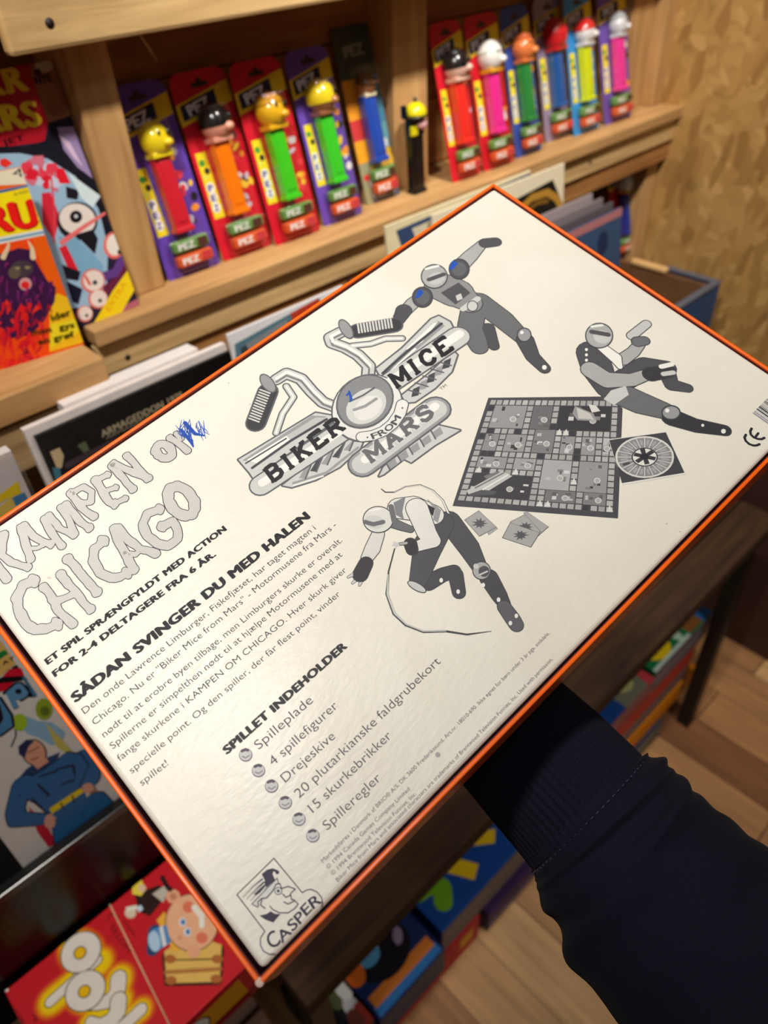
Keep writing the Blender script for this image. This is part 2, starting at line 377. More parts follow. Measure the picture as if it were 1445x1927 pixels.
for (u, v, yy) in ((93, 43, 2.125), (240, 672, 2.135), (660, 530, 2.135), (1110, 305, 2.135)):
    nb = MB(); p = on_y(u, v, yy); tube(nb, [p+Vector((0, .004, 0)), p-Vector((0, .0008, 0))], .0042 if v < 50 else .0034, mat('rusty_nail', (40, 30, 24), .6)); nb.build('nail', sh)
p = on_y(275, 82, 2.2); nb = MB(); tube(nb, [p+Vector((-.008, 0, .014)), p, p+Vector((.006, -.004, -.016))], [.0008, .0012, .0003], PALE, 6); nb.build('wood_splinter', sh)
sl = thing('pallet_shelf', 'pallet wood shelf unit under the comics, left of the candy row', 'shelf', W(.1, 2.2, -1.02))
board('deck_board', sl, -.9, .725, 2.02, 2.46, -1.07, -1.02, PINE)
board('front_lip', sl, -.9, .725, 1.985, 2.02, -1.10, -1.018, PINE)
board('fascia_board', sl, -.9, .725, 2.0, 2.035, -1.26, -1.115, wood('grey_weathered_wood', (140, 112, 74), (196, 164, 116)))
board('top_board', sl, -.9, .772, 2.14, 2.18, -.275, .06, PALE, .004)
board('back_board', sl, -.9, .75, 2.46, 2.5, -1.02, -.2, BROWNW)
board('top_deck', sl, -.9, .75, 2.18, 2.46, -.24, -.19, PINE)

# ------------------------------------------------------------------ tables
def table(name, label, x0, x1, y0, y1, z, legs, n, dz=.09):
    t = thing(name, label, 'table', W((x0+x1)/2, (y0+y1)/2, -4.24))
    for i in range(n):
        a = y0+(y1-y0)*i/n; c = y0+(y1-y0)*(i+1)/n-.012
        board('tabletop_plank', t, x0, x1, a, c, z-dz, z, DARKW, .003)
    for (lx, ly) in legs: 
        board('leg', t, lx-.04, lx+.04, ly-.04, ly+.04, -4.24, z-dz, BLACKM, .002)
    return t
table('table', 'dark stained plank table on black steel legs under the candy shelf', .29, 3.42, .82, 2.1, -2.62, ((3.22, .87), (.335, .87), (3.22, 2.0), (.335, 2.0)), 6)
table('table', 'dark plank table at the left carrying the red box', -1.6, .20, .74, 2.1, -2.72, ((.12, .86), (-1.5, .86), (.12, 2.0), (-1.5, 2.0)), 6)
b = MB(); ubox(b, .28, 3.05, 1.62, 2.40, -1.80, -1.775, mat('black_board', (20, 18, 17), .6), .002)
rs = thing('display_riser', 'black riser on the table that lifts the records under the shelf', 'riser', W(1.8, 2.0, -2.62))
b.build('riser_top', rs)
for x0 in (.28, 1.7, 2.98): board('riser_side', rs, x0, x0+.06, 1.64, 2.09, -2.62, -1.80, mat('black_board', (20, 18, 17), .6))

# ------------------------------------------------------------------ candy dispensers in blister packs
CLEAR = clear_plastic('clear_blister')
def stem_mesh(fr, x, y0, y1, z, wid, dep, m):
    b = MB(); box(b, fr, x-wid/2, x+wid/2, y0+.004, y1, z, z+dep, m, .0022, 2, False)
    box(b, fr, x-wid/2-.0015, x+wid/2+.0015, y0, y0+.006, z-.001, z+dep+.002, m, .0015)
    box(b, fr, x-wid*.3, x+wid*.3, y0+.012, y1-.006, z+dep-.0005, z+dep+.0012, m, .0005)
    return b
def head_parts(fr, x, y, z, st, parent, r=.0145):
    """plain rounded dispenser head: a ball with a hinge collar, nose and cap"""
    M = lambda c: mat('toy_%d_%d_%d' % c, c, .22, .5, .03, coat=.3)
    b = MB(); ellipsoid(b, fr, (x, y+r*.95, z), (r*st.get('w', 1), r*st.get('h', 1.05), r), M(st['head']))
    box(b, fr, x-r*.75, x+r*.75, y-.002, y+.004, z-r*.6, z+r*.6, M(st.get('collar', st['head'])), .001)
    hd = b.build('dispenser_head', parent)
    if 'cap' in st:
        b = MB(); ellipsoid(b, fr, (x, y+r*.98, z-.0004), (r*1.06*st.get('w', 1), r*1.12*st.get('h', 1.05), r*1.06), M(st['cap']), cut=st.get('cut', .5))
        if st.get('brim'): ellipsoid(b, fr, (x+r*.25, y+r*1.05, z+r*.35), (r*1.25, r*.12, r*1.3), M(st.get('brimc', st['cap'])))
        b.build('head_cap', hd)
    if 'nose' in st:
        b = MB(); ellipsoid(b, fr, (x+r*.42, y+r*.66, z+r*.84), (r*.36, r*.28, r*.36), M(st['nose'])); b.build('nose', hd)
    b = MB()
    for dx in (-.05, .62): ellipsoid(b, fr, (x+r*dx, y+r*1.2, z+r*.90), (r*.13, r*.2, r*.09), M((20, 20, 22)))
    b.build('eye', hd)
    return hd
def logo(pr, c, hgt, ang, col, layer, wide=1.0):
    d = Vector((math.cos(ang), math.sin(ang)))*hgt*1.15*wide; c = Vector(c)
    pr.text('PEZ', tuple(c-d), tuple(c+d), hgt, col, layer, bold=.03)
def pack(bl, br, z, bg, st, label, toy=False, hgt=.568, stem=True, xs=.46, lean=.25, topband=(232, 196, 40), side=True, bright=None):
    a = on_z(*bl, z); c = on_z(*br, z); a.y = c.y = (a.y+c.y)/2
    wdt = (c-a).length; h = hgt*U
    fr = Fr(a, (1, 0, 0), (0, lean, 1))
    t = thing('candy_dispenser_pack', label, 'candy dispenser', (a+c)/2, 'candy dispensers in blister packs')
    b = MB(); bgm = ink(bg, .35)
    bm = [(.0, .004), (.0012, .001), (.004, 0), (wdt-.004, 0), (wdt-.001, .001), (wdt, .004), (wdt, h-.012), (wdt-.004, h-.004), (wdt-.012, h), (.012, h), (.004, h-.004), (0, h-.012)]
    k = len(bm); b.add([fr.P(x, y, 0) for x, y in bm]+[fr.P(x, y, -.0009) for x, y in bm], [list(range(k)), list(range(k, 2*k))[::-1]]+[[(i+1) % k, i, k+i, k+(i+1) % k] for i in range(k)], bgm)
    pr = Print(b, fr, 8e-5, 1e-4, (0, 0, wdt, h), rough=.35)
    rnd = random.Random(hash(bl) & 1023)
    # hanger slot and brand band
    pr.stroke([(wdt*.38, h*.93), (wdt*.62, h*.93)], .0026, (60, 42, 30), 1); pr.disc((wdt*.5, h*.945), .004, (60, 42, 30), 1)
    if not toy:
        pr.poly([(0, h*.74), (wdt, h*.82), (wdt, h*.93), (0, h*.85)], topband, 1)
        pr.poly([(wdt*.06, h*.765), (wdt*.72, h*.815), (wdt*.72, h*.895), (wdt*.06, h*.845)], (40, 36, 60), 2)
        logo(pr, (wdt*.39, h*.80), .0125, math.atan2(.05*h/wdt*1.0, .66), (225, 222, 228), 3, 1.1)
        if side:
            pr.poly([(wdt*.07, h*.24), (wdt*.27, h*.24), (wdt*.25, h*.60), (wdt*.07, h*.60)], (236, 214, 40), 1)
            for i, ch in enumerate('PEZ'):
                yy = h*(.41-.055*i); pr.disc((wdt*.16, yy), wdt*.075, (236, 236, 226), 2, ry=h*.03)
                pr.text(ch, (wdt*.12, yy-h*.018), (wdt*.20, yy-h*.018), h*.036, (70, 60, 150), 3, bold=.03)
            pr.disc((wdt*.14, h*.545), wdt*.05, (70, 150, 60), 2); pr.disc((wdt*.19, h*.50), wdt*.05, (60, 50, 50), 2); pr.disc((wdt*.13, h*.47), wdt*.04, (220, 220, 90), 3)
        # soft picture blobs on the right of the card
        pal = [(232, 226, 226), (240, 150, 50), (38, 34, 44), (200, 190, 206), (226, 60, 70), (240, 200, 60)]
        for i in range(15):
            x = wdt*rnd.uniform(.70, .93); y = h*rnd.uniform(.24, .66)
            pr.disc((x, y), wdt*rnd.uniform(.03, .085), rnd.choice(pal), 1+i % 3, ry=h*rnd.uniform(.012, .03), rot=rnd.uniform(0, 3), n=14)
    else:
        for (x0, y0, x1, y1, cc) in st['patch']: pr.poly([(wdt*x0, h*y0), (wdt*x1, h*y0), (wdt*x1, h*y1), (wdt*x0, h*y1)], cc, 1)
        logo(pr, (wdt*.42, h*.10), .010, 0, (235, 225, 235), 3, 1.2); logo(pr, (wdt*.42, h*.035), .009, 0, (225, 225, 235), 3, 1.2); logo(pr, (wdt*.5, h*.84), .014, .05, (150, 150, 140), 3, 1.1)
        for i in range(9):
            pr.disc((wdt*rnd.uniform(.05, .95), h*rnd.uniform(.15, .7)), wdt*rnd.uniform(.04, .1), rnd.choice([(226, 200, 180), (110, 150, 60), (220, 60, 60), (235, 190, 60), (220, 220, 226)]), 2+i % 2, ry=h*rnd.uniform(.015, .035), n=14)
    b.build('backing_card', t)
    # candy rolls
    for i, (yy, cc, c2, rb) in enumerate(((.085, (216, 92, 46), (196, 60, 66), .055), (.165, (104, 150, 76), (84, 52, 42), .04))):
        b = MB(); y = h*yy
        box(b, fr, wdt*.18, wdt*.84, y-h*.034, y+h*.034, .002, .016, mat('wrap_%d_%d_%d' % cc, cc, .3), .004, 3)
        p2 = Print(b, fr, 8e-5, .0162, rough=.3); p2.poly([(wdt*.60, y-h*.022), (wdt*.79, y-h*.022), (wdt*.79, y+h*.022), (wdt*.62, y+h*.022)], c2, 0)
        logo(p2, (wdt*.40, y-h*.018), h*.036, 0, (238, 236, 232), 1, 1.25); b.build('candy_roll', t)
    # dispenser
    x = wdt*xs; y0 = h*.235; y1 = y0+.087
    stem_mesh(fr, x, y0, y1, .003, .0225, .015, mat('toy_%d_%d_%d' % st['stem'], st['stem'], .22, .5, .03, coat=.3)).build('dispenser_stem', t)
    head_parts(fr, x+.001, y1, .0125, st, t, st.get('r', .0155)*1.18)
    # blister
    b = MB(); bm = bmesh.new(); x0, x1, ya, yb = wdt*.10, wdt*.90, h*.025, min(h*.9, y1+.04)
    box(b, fr, x0, x1, ya, h*.205, .0006, .0185, CLEAR, .003); box(b, fr, x-.018, x+.018, h*.21, yb, .0006, .031, CLEAR, .005)
    tag(b.build('blister', t), 'clear plastic blister shell'); bm.free()
    return t
Y = (236, 214, 48)
PK = [
 ((318, 530), (415, 495), (98, 66, 168), dict(stem=(212, 34, 52), head=(240, 214, 30), nose=(242, 206, 40), w=1.0, h=1.12), 'dispenser pack with red stem and round yellow head on purple card by the left divider'),
 ((420, 492), (515, 460), (206, 30, 48), dict(stem=(250, 126, 12), head=(226, 156, 132), cap=(24, 22, 24), cut=.55, nose=(230, 160, 136), r=.0165), 'dispenser pack with orange stem and pink face under black cap on red card'),
 ((520, 463), (603, 432), (204, 28, 46), dict(stem=(66, 200, 36), head=(228, 176, 30), cap=(196, 140, 30), cut=.38, nose=(226, 166, 30), r=.0165), 'dispenser pack with bright green stem and mustard yellow head on red card'),
 ((609, 426), (684, 401), (104, 72, 170), dict(stem=(60, 202, 44), head=(150, 96, 60), cap=(228, 200, 34), cut=.6, nose=(170, 112, 72), r=.0165), 'dispenser pack with bright green stem and brown head in yellow hood on purple card'),
]
for (bl, br, bg, st, lab) in PK: pack(bl, br, -1.0, bg, st, lab)
pack((688, 386), (756, 366), -1.0, (150, 146, 112), dict(stem=(32, 76, 176), head=(208, 140, 96), cap=(110, 64, 36), cut=.45, brim=True, r=.0115, collar=(238, 226, 190),
     patch=[(0, .72, 1, 1, (70, 76, 64)), (0, .5, .5, .72, (232, 150, 40)), (.5, .45, 1, .72, (70, 130, 160)), (0, .38, .5, .5, (200, 60, 60)), (0, .25, .45, .38, (236, 160, 40)), (.6, .2, 1, .4, (230, 180, 50)), (.5, .3, 1, .45, (100, 160, 170)), (.35, .08, 1, .16, (206, 56, 70)), (.2, 0, 1, .07, (90, 96, 110))]),
     'dispenser pack with blue stem and small tan head with brown hat on colourful card', toy=True, hgt=.60)
PK2 = [
 ((849, 344), (908, 326), (208, 30, 46), dict(stem=(236, 44, 36), head=(232, 190, 170), cap=(22, 22, 26), cut=.55, nose=(232, 190, 170), r=.0165), -1.0, 'dispenser pack with scarlet stem and pale face under black cap on red card'),
 ((911, 324), (966, 303), (200, 26, 42), dict(stem=(234, 40, 150), head=(232, 230, 222), cap=(235, 233, 226), cut=.4, collar=(236, 170, 40), nose=(236, 234, 228), r=.0165), -1.0, 'dispenser pack with hot pink stem, white head and yellow collar on red card'),
 ((970, 298), (1021, 281), (52, 78, 160), dict(stem=(28, 136, 62), head=(228, 126, 66), cap=(196, 96, 50), cut=.3, nose=(232, 140, 76), r=.016), -1.0, 'dispenser pack with dark green stem and orange head on blue card'),
 ((1026, 269), (1077, 252), (150, 132, 156), dict(stem=(20, 88, 164), head=(206, 28, 36), cap=(200, 26, 34), cut=.5, r=.0175, h=1.15), -1.0, 'dispenser pack with blue stem and plain red head on grey mauve card'),
 ((1080, 257), (1127, 240), (54, 146, 214), dict(stem=(212, 224, 20), head=(226, 224, 224), cap=(206, 40, 40), cut=.45, nose=(228, 226, 224), r=.0155), -1.0, 'dispenser pack with lime yellow stem and white head in red cap on blue card'),
 ((1140, 237), (1186, 218), (110, 80, 164), dict(stem=(240, 52, 156), head=(214, 214, 218), cap=(170, 172, 178), cut=.35, nose=(226, 226, 228), r=.0145), -1.0, 'dispenser pack with hot pink stem and silver grey head on purple card'),
]
for (bl, br, bg, st, z, lab) in PK2: pack(bl, br, z, bg, st, lab)
# loose dispenser without a pack
p = on_z(785, 362, -1.0); fr = Fr(p, (1, 0, 0), (0, .04, 1))
t = thing('candy_dispenser', 'loose black dispenser with yellow domed cap and black brim standing on shelf', 'candy dispenser', p)
bk = mat('toy_14_14_16', (14, 14, 16), .25, .5, .03, coat=.3); yl = mat('toy_226_210_20', (226, 210, 20), .25, .5, .03, coat=.3)
stem_mesh(fr, 0, 0, .082, -.008, .024, .015, bk).build('dispenser_stem', t)
b = MB(); box(b, fr, -.013, .013, .080, .104, -.008, .009, bk, .003); ellipsoid(b, fr, (.006, .096, .010), (.009, .007, .007), mat('toy_226_170_176', (226, 170, 176), .3))
box(b, fr, -.0145, -.002, .082, .096, .004, .0102, yl, .002); hd = b.build('dispenser_head', t)
b = MB(); ellipsoid(b, fr, (.003, .109, .001), (.0165, .016, .0165), yl, cut=.55)
b.build('head_cap', hd)
b = MB(); ellipsoid(b, fr, (.001, .1065, .002), (.0215, .0035, .019), bk); box(b, fr, -.024, -.018, .106, .124, -.003, .006, bk, .0015)
ellipsoid(b, fr, (.003, .127, .001), (.003, .004, .003), bk); b.build('hat_brim', hd)

# ------------------------------------------------------------------ comics on the left shelf
def cover_frame(br, z, ex, ey):
    p = on_z(*br, z); return Fr(p, ex, ey)
PAPER = mat('paper_pages', (226, 214, 190), .7)
def booklet(name, label, fr, x0, x1, h, thick, col, cat='comic', rough=.28):
    t = thing(name, label, cat, fr.P((x0+x1)/2, 0, 0))
    b = MB(); box(b, fr, x0+.0008, x1-.0008, .0008, h-.0008, -thick+.0006, -.0006, PAPER); b.build('pages', t)
    b = MB(); box(b, fr, x0, x1, 0, h, -.0007, 0, ink(col, rough)); box(b, fr, x0, x1, 0, h, -thick-.0004, -thick+.0003, ink(col, rough))
    pr = Print(b, fr, 8e-5, 1e-4, (x0, 0, x1, h), px=True, rough=rough)
    return t, b, pr
# back comic
fr = cover_frame((265, 576), -1.0, (1, 0, 0), (0, .215, 1)); fr.o.y += .003
t, b, pr = booklet('comic_book', 'comic with red title panel and pale blue ball scene beside the divider', fr, -.172, 0, .255, .006, (40, 34, 54))
pr.crop(0, 100, 5.505)
pr.poly([(-500, -60), (330, -60), (420, 360), (500, 720), (460, 920), (-500, 1040)], (176, 24, 40), 0)
pr.poly([(300, 0), (560, 0), (760, 640), (500, 720), (330, 240)], (150, 96, 62), 0)
pr.disc((455, 130), 95, (196, 178, 148), 1, ry=70); pr.text('NYE', (380, 330), (540, 290), 80, (30, 20, 24), 1, bold=.03); pr.disc((390, 200), 40, (80, 40, 30), 2)
pr.poly([(480, 560), (640, 540), (680, 640), (540, 660)], (130, 80, 52), 1)
pr.text('STAR', (-640, 540), (290, 380), 270, (232, 196, 40), 1, bold=.04); pr.text('WARS', (-640, 910), (430, 740), 270, (232, 196, 40), 1, bold=.04)
pr.text('JET', (40, 960), (260, 900), 60, (40, 10, 16), 1, bold=.02)
pr.poly([(330, 950), (480, 900), (540, 740), (800, 640), (1180, 1560), (900, 1400), (600, 1120), (250, 990)], (26, 24, 36), 0)
pr.poly([(590, 770), (760, 760), (960, 1300), (800, 1180), (660, 1000)], (150, 130, 172), 1); pr.poly([(600, 840), (720, 920), (860, 1180), (760, 1080)], (206, 180, 206), 2)
pr.stroke([(-200, 1010), (200, 1000), (500, 1060), (800, 1250), (1050, 1600), (1150, 2000)], 34, (26, 26, 34), 2)
pr.poly([(-300, 1050), (150, 1010), (480, 1080), (760, 1240), (1000, 1550), (1120, 1950), (1100, 2600), (300, 2700), (-300, 2400)], (150, 182, 206), 1)
rnd = random.Random(3)
for i in range(26):
    a = rnd.uniform(0, 6.28); r0 = rnd.uniform(20, 200); x, y = 470+r0*math.cos(a), 1240+r0*.8*math.sin(a); 
    pr.poly([(x+rnd.uniform(30, 100)*math.cos(k*1.05+rnd.uniform(-.3, .3)), y+rnd.uniform(24, 90)*math.sin(k*1.05)) for k in range(6)], rnd.choice([(214, 30, 50), (222, 60, 80), (206, 110, 130), (196, 200, 220)]), 2+i % 3)
pr.poly([(570, 1180), (660, 1200), (730, 1350), (600, 1350)], (220, 28, 48), 4); pr.poly([(0, 1100), (60, 1090), (130, 1140), (60, 1190), (0, 1160)], (224, 50, 40), 3)
pr.poly([(430, 1450), (520, 1440), (620, 1700), (560, 1940), (440, 1760)], (206, 40, 60), 3)
pr.poly([(680, 1380), (820, 1420), (800, 1520), (690, 1500)], (30, 26, 36), 3)
pr.poly([(700, 1230), (860, 1350), (1040, 1480), (960, 1600), (840, 1500)], (206, 222, 226), 3)
pr.disc((800, 1740), 210, (30, 28, 36), 3, ry=200); pr.disc((800, 1720), 190, (226, 214, 206), 4, ry=160, rot=.3); pr.disc((785, 1695), 64, (24, 22, 26), 5); pr.disc((785, 1690), 20, (200, 200, 205), 6)
pr.stroke([(640, 1960), (850, 1810), (1080, 1660)], [26, 20, 14], (226, 110, 110), 6); pr.stroke([(560, 1960), (560, 1600), (520, 1200)], 10, (214, 70, 80), 5)
pr.disc((1180, 1990), 110, (226, 112, 104), 4, ry=140); pr.disc((1185, 1985), 84, (232, 222, 210), 5, ry=112); pr.disc((1240, 2060), 26, (30, 26, 30), 6)
pr.crop(0, 420, 5.16)
pr.poly([(560, 130), (730, 130), (1000, 400), (1000, 520), (820, 600), (700, 420)], (120, 166, 196), 3); pr.poly([(730, 110), (900, 60), (950, 150), (920, 300)], (28, 24, 32), 4)
pr.poly([(570, 240), (640, 210), (760, 460), (660, 440)], (206, 34, 50), 4); pr.poly([(600, 400), (780, 470), (760, 560), (640, 540)], (26, 24, 34), 4)
pr.poly([(640, 560), (800, 640), (760, 790), (700, 760)], (24, 22, 44), 4); pr.stroke([(1000, 520), (1120, 480), (1180, 360)], 40, (96, 60, 130), 3); pr.stroke([(1040, 640), (1150, 560), (1220, 400)], 44, (104, 34, 62), 3)
for (x, y, r) in ((900, 560, 118), (950, 735, 96), (820, 880, 80)):
    pr.disc((x, y), r, (216, 112, 104), 5); pr.disc((x+6, y-4), r*.84, (230, 214, 204), 6); pr.disc((x+20, y+16), r*.2, (60, 60, 64), 7)
pr.stroke([(830, 520), (870, 590)], 14, (214, 90, 80), 7)
pr.poly([(900, 985), (1090, 660), (1250, 440), (1330, 600), (1160, 900), (1040, 960)], (238, 206, 28), 6); pr.text('EXTRA', (1060, 860), (1230, 590), 52, (230, 160, 20), 7, bold=.01)
pr.stroke([(1200, 870), (1380, 780)], 60, (176, 96, 110), 5)
b.build('cover', t)
# front comic
pz = -1.02; A_ = on_z(158, 648, pz); B_ = on_z(0, 689, pz); ex = A_-B_; ex.y *= .6
fr = Fr(A_, ex, Vector((.03, .06, .5)) )
hh = fr.px(52, 312)[1]
t, b, pr = booklet('comic_book', 'comic with horned dark beast on orange under red letters, at the far left', fr, -.172, 0, hh, .005, (236, 96, 16))
pr.crop(0, 100, 5.505)
pr.poly([(-1000, 1420), (-1000, 1050), (400, 1050), (400, 1350)], (232, 220, 192), 0); pr.poly([(-900, 1780), (-900, 1600), (345, 1350), (350, 1372), (-900, 1640)], (60, 140, 190), 1)
pr.poly([(-900, 1640), (352, 1378), (520, 1810), (-900, 2140)], (244, 222, 20), 1); pr.poly([(-900, 2080), (515, 1808), (530, 1870), (-900, 2160)], (226, 222, 216), 2); pr.stroke([(-900, 2120), (525, 1840)], 10, (70, 150, 190), 3)
pr.text('4', (140, 1285), (245, 1278), 92, (40, 52, 40), 2, bold=.0); pr.text('6/686', (150, 1480), (310, 1440), 36, (150, 130, 40), 2)
pr.text('GRU', (-420, 1930), (410, 1790), 300, (180, 20, 16), 2, bold=.06); pr.text('GRU', (-424, 1922), (402, 1782), 296, (234, 30, 24), 3, bold=.035)
pr.crop(0, 420, 5.16)
pr.poly([(-400, 1500), (-400, 200), (300, 120), (480, 640), (520, 1300)], (238, 76, 20), 1)
pr.poly([(480, 760), (560, 680), (700, 740), (780, 1000), (830, 1150), (480, 1250)], (240, 190, 30), 2); pr.poly([(500, 980), (740, 930), (780, 1040), (480, 1220)], (236, 216, 40), 3)
# beast
rnd = random.Random(5)
pr.poly([(-300, 560), (-120, 320), (40, 290), (180, 240), (300, 260), (330, 340), (460, 560), (540, 620), (530, 760), (420, 960), (300, 1080), (-300, 1200)], (58, 26, 66), 3)
pr.stroke([(30, 330), (75, 240), (90, 170)], [26, 16, 5], (226, 200, 160), 4); pr.stroke([(320, 330), (310, 240), (270, 170)], [28, 18, 5], (228, 204, 164), 4)
pr.disc((215, 440), 110, (70, 58, 66), 4, ry=80); pr.disc((170, 435), 26, (150, 136, 90), 5, ry=14); pr.disc((265, 430), 26, (150, 136, 90), 5, ry=14)
pr.disc((245, 590), 62, (206, 150, 150), 5, ry=62); pr.disc((245, 600), 40, (222, 40, 40), 6, ry=36); pr.disc((140, 480), 60, (96, 84, 70), 4)
for i in range(120):
    x, y = rnd.uniform(-250, 520), rnd.uniform(300, 1000); 
    if y < 620 and 90 < x < 320: continue
    if x > 330 and y < 520: continue
    c = rnd.choice([(120, 34, 110), (84, 28, 90), (150, 40, 100), (52, 22, 62)]) if y < 760 else rnd.choice([(196, 30, 40), (150, 26, 50), (90, 24, 60)])
    pr.stroke([(x, y), (x+rnd.uniform(-30, 20), y+rnd.uniform(40, 110))], [rnd.uniform(8, 16), 2], c, 4+i % 3, caps=False)
for i in range(110):
    x, y = rnd.uniform(-300, 420), rnd.uniform(760, 1380); c = rnd.choice([(222, 32, 34), (200, 26, 44), (150, 24, 50), (232, 50, 36)])
    pr.stroke([(x, y), (x+rnd.uniform(-70, 50), y+rnd.uniform(50, 130))], [rnd.uniform(14, 34), 4], c, 4+i % 4, caps=False)
pr.text('ider', (510, 950), (690, 890), 70, (50, 50, 10), 8, bold=.03); pr.text('man  gys', (310, 1090), (720, 1010), 62, (60, 50, 14), 8, bold=.03); pr.text('en grøf', (380, 1180), (720, 1100), 62, (50, 44, 12), 8, bold=.03)
b.build('cover', t)
# ------------------------------------------------------------------ records and sleeves on the riser
RZ = -1.775
def sleeve(name, label, cat, x0, x1, y, ztop, thick, col, lean=.10, zb=RZ, group=None, rough=.25):
    """upright sleeve leaning back; (y, ztop) is its top edge in layout units"""
    hh = (ztop-zb)*U; fr = Fr(W(x0, y-lean*(ztop-zb), zb), (1, 0, 0), (0, lean, 1)); h = hh*math.sqrt(1+lean*lean)
    t = thing(name, label, cat, fr.P((x1-x0)*U/2, 0, 0), group); wd = (x1-x0)*U
    b = MB(); box(b, fr, 0, wd, 0, h, -thick, 0, ink(col, rough), .0006)
    pr = Print(b, fr, 8e-5, 1e-4, (0, 0, wd, h), px=True, rough=rough)
    return t, b, pr, fr, wd, h
# boxed book with white backing boards
t, b, pr, fr, wd, h = sleeve('magazine', 'black covered magazine with row of pale capitals, in a white backed sleeve', 'magazine', .44, 1.06, 1.86, -1.09, .006, (12, 12, 16))
pr.text('ARMAGEDDON 1975', (193, 823), (345, 748), 14, (186, 172, 142), 2, bold=.02); pr.text('ARMAGEDDON 1975', (200, 827), (345, 757), 6, (140, 130, 110), 2, bold=.02)
pr.poly([(94, 850), (112, 842), (120, 858), (116, 880), (108, 884)], (214, 190, 150), 2); pr.poly([(120, 872), (220, 822), (222, 830), (124, 884)], (70, 56, 66), 2)
pr.poly([(112, 895), (150, 872), (200, 848), (230, 870), (160, 920), (120, 930)], (44, 26, 60), 2); pr.poly([(150, 880), (190, 856), (200, 870), (165, 895)], (96, 34, 50), 3)
pr.poly([(145, 838), (160, 830), (168, 846), (158, 852)], (96, 110, 80), 2); pr.poly([(98, 880), (112, 880), (122, 930), (112, 930)], (70, 130, 150), 3)
b.build('cover', t)
b = MB(); box(b, fr, -.006, wd, 0, h+.008, -.016, -.0065, mat('white_board', (232, 224, 220), .6)); b.build('backing_board', t)
b = MB(); box(b, fr, -.007, wd+.002, -.0, h+.012, .0012, .002, clear_plastic('clear_sleeve', opacity=.05), 0); b.build('plastic_sleeve', t)
t, b, pr, fr, wd, h = sleeve('magazine', 'white edged boxed set behind the black magazine, taller than it', 'magazine', .56, 1.0, 1.945, -1.085, .024, (236, 230, 228))
b.build('slipcase', t)
# white framed picture
t, b, pr, fr, wd, h = sleeve('comic_book', 'white bordered comic with misty teal picture standing below the shelf edge', 'comic', 1.10, 1.58, 1.93, -1.075, .004, (222, 222, 224))
pr.poly([(441, 648), (600, 560), (640, 640), (450, 740)], (84, 120, 134), 1); pr.poly([(452, 655), (600, 574), (640, 660), (470, 740)], (60, 66, 72), 2)
pr.poly([(462, 648), (540, 600), (545, 620), (470, 662)], (130, 136, 138), 3); pr.poly([(545, 590), (600, 560), (600, 600), (555, 610)], (180, 60, 40), 3)
b.build('cover', t)
# cream LPs
t, b, pr, fr, wd, h = sleeve('record_sleeve', 'cream bordered record sleeve with dark blue panel, in front of the shelf edge', 'record', 1.83, 2.65, 1.975, -.955, .004, (220, 206, 168))
pr.poly([(745, 434), (1010, 320), (1030, 370), (760, 480)], (52, 72, 104), 1); pr.poly([(775, 430), (1000, 335), (1010, 380), (790, 470)], (206, 194, 166), 2)
b.build('sleeve_cover', t)
t, b, pr, fr, wd, h = sleeve('record_sleeve', 'cream framed record sleeve with gold arch on black picture', 'record', 2.04, 2.84, 1.945, -.965, .004, (224, 212, 182), lean=.09)
pr.poly([(950, 386), (1040, 338), (1062, 392), (960, 440)], (24, 22, 18), 1)
pr.stroke([(975, 398), (1000, 372), (1030, 362), (1046, 372), (1056, 390)], 5, (176, 130, 50), 2); pr.stroke([(990, 398), (1010, 382), (1030, 378)], 3, (120, 84, 34), 2)
b.build('sleeve_cover', t)
# sleeved records further right
for i, (x0, x1, y, zt, c, lab) in enumerate(((2.36, 3.02, 1.905, -1.125, (150, 138, 140), 'grey plastic sleeved record at the back of the leaning stack'),
                                            (2.37, 3.06, 1.875, -1.148, (120, 112, 116), 'dull grey sleeved record in the middle of the leaning stack'),
                                            (2.38, 3.10, 1.845, -1.170, (86, 80, 86), 'dark grey sleeved record behind the blue one in the leaning stack'))):
    t, b, pr, fr, wd, h = sleeve('record_sleeve', lab, 'record', x0, x1, y, zt, .005, c, lean=.13, group='plastic sleeved records')
    b.build('sleeve_cover', t)
t, b, pr, fr, wd, h = sleeve('record_sleeve', 'blue record sleeve with pinkish top strip at front of the leaning stack', 'record', 2.40, 3.13, 1.815, -1.195, .005, (52, 76, 110), lean=.13)
pl = Print(b, fr, 8e-5, 1e-4, (0, 0, wd, h)); pl.poly([(0, h*.94), (wd, h*.94), (wd, h), (0, h)], (170, 110, 112), 1); pl.disc((wd*.60, h*.72), .02, (90, 150, 150), 2, ry=.03); pl.disc((wd*.8, h*.8), .016, (30, 44, 80), 1, ry=.02)
b.build('sleeve_cover', t)
# packed dispenser under the shelf
st = dict(stem=(28, 56, 150), head=(220, 222, 226), cap=(232, 234, 238), cut=.45, collar=(230, 170, 40), r=.016)
pack((1150, 488), (1200, 468), RZ, (170, 30, 44), st, 'dispenser pack with dark blue stem and white head standing under the shelf end', hgt=.5, side=False)
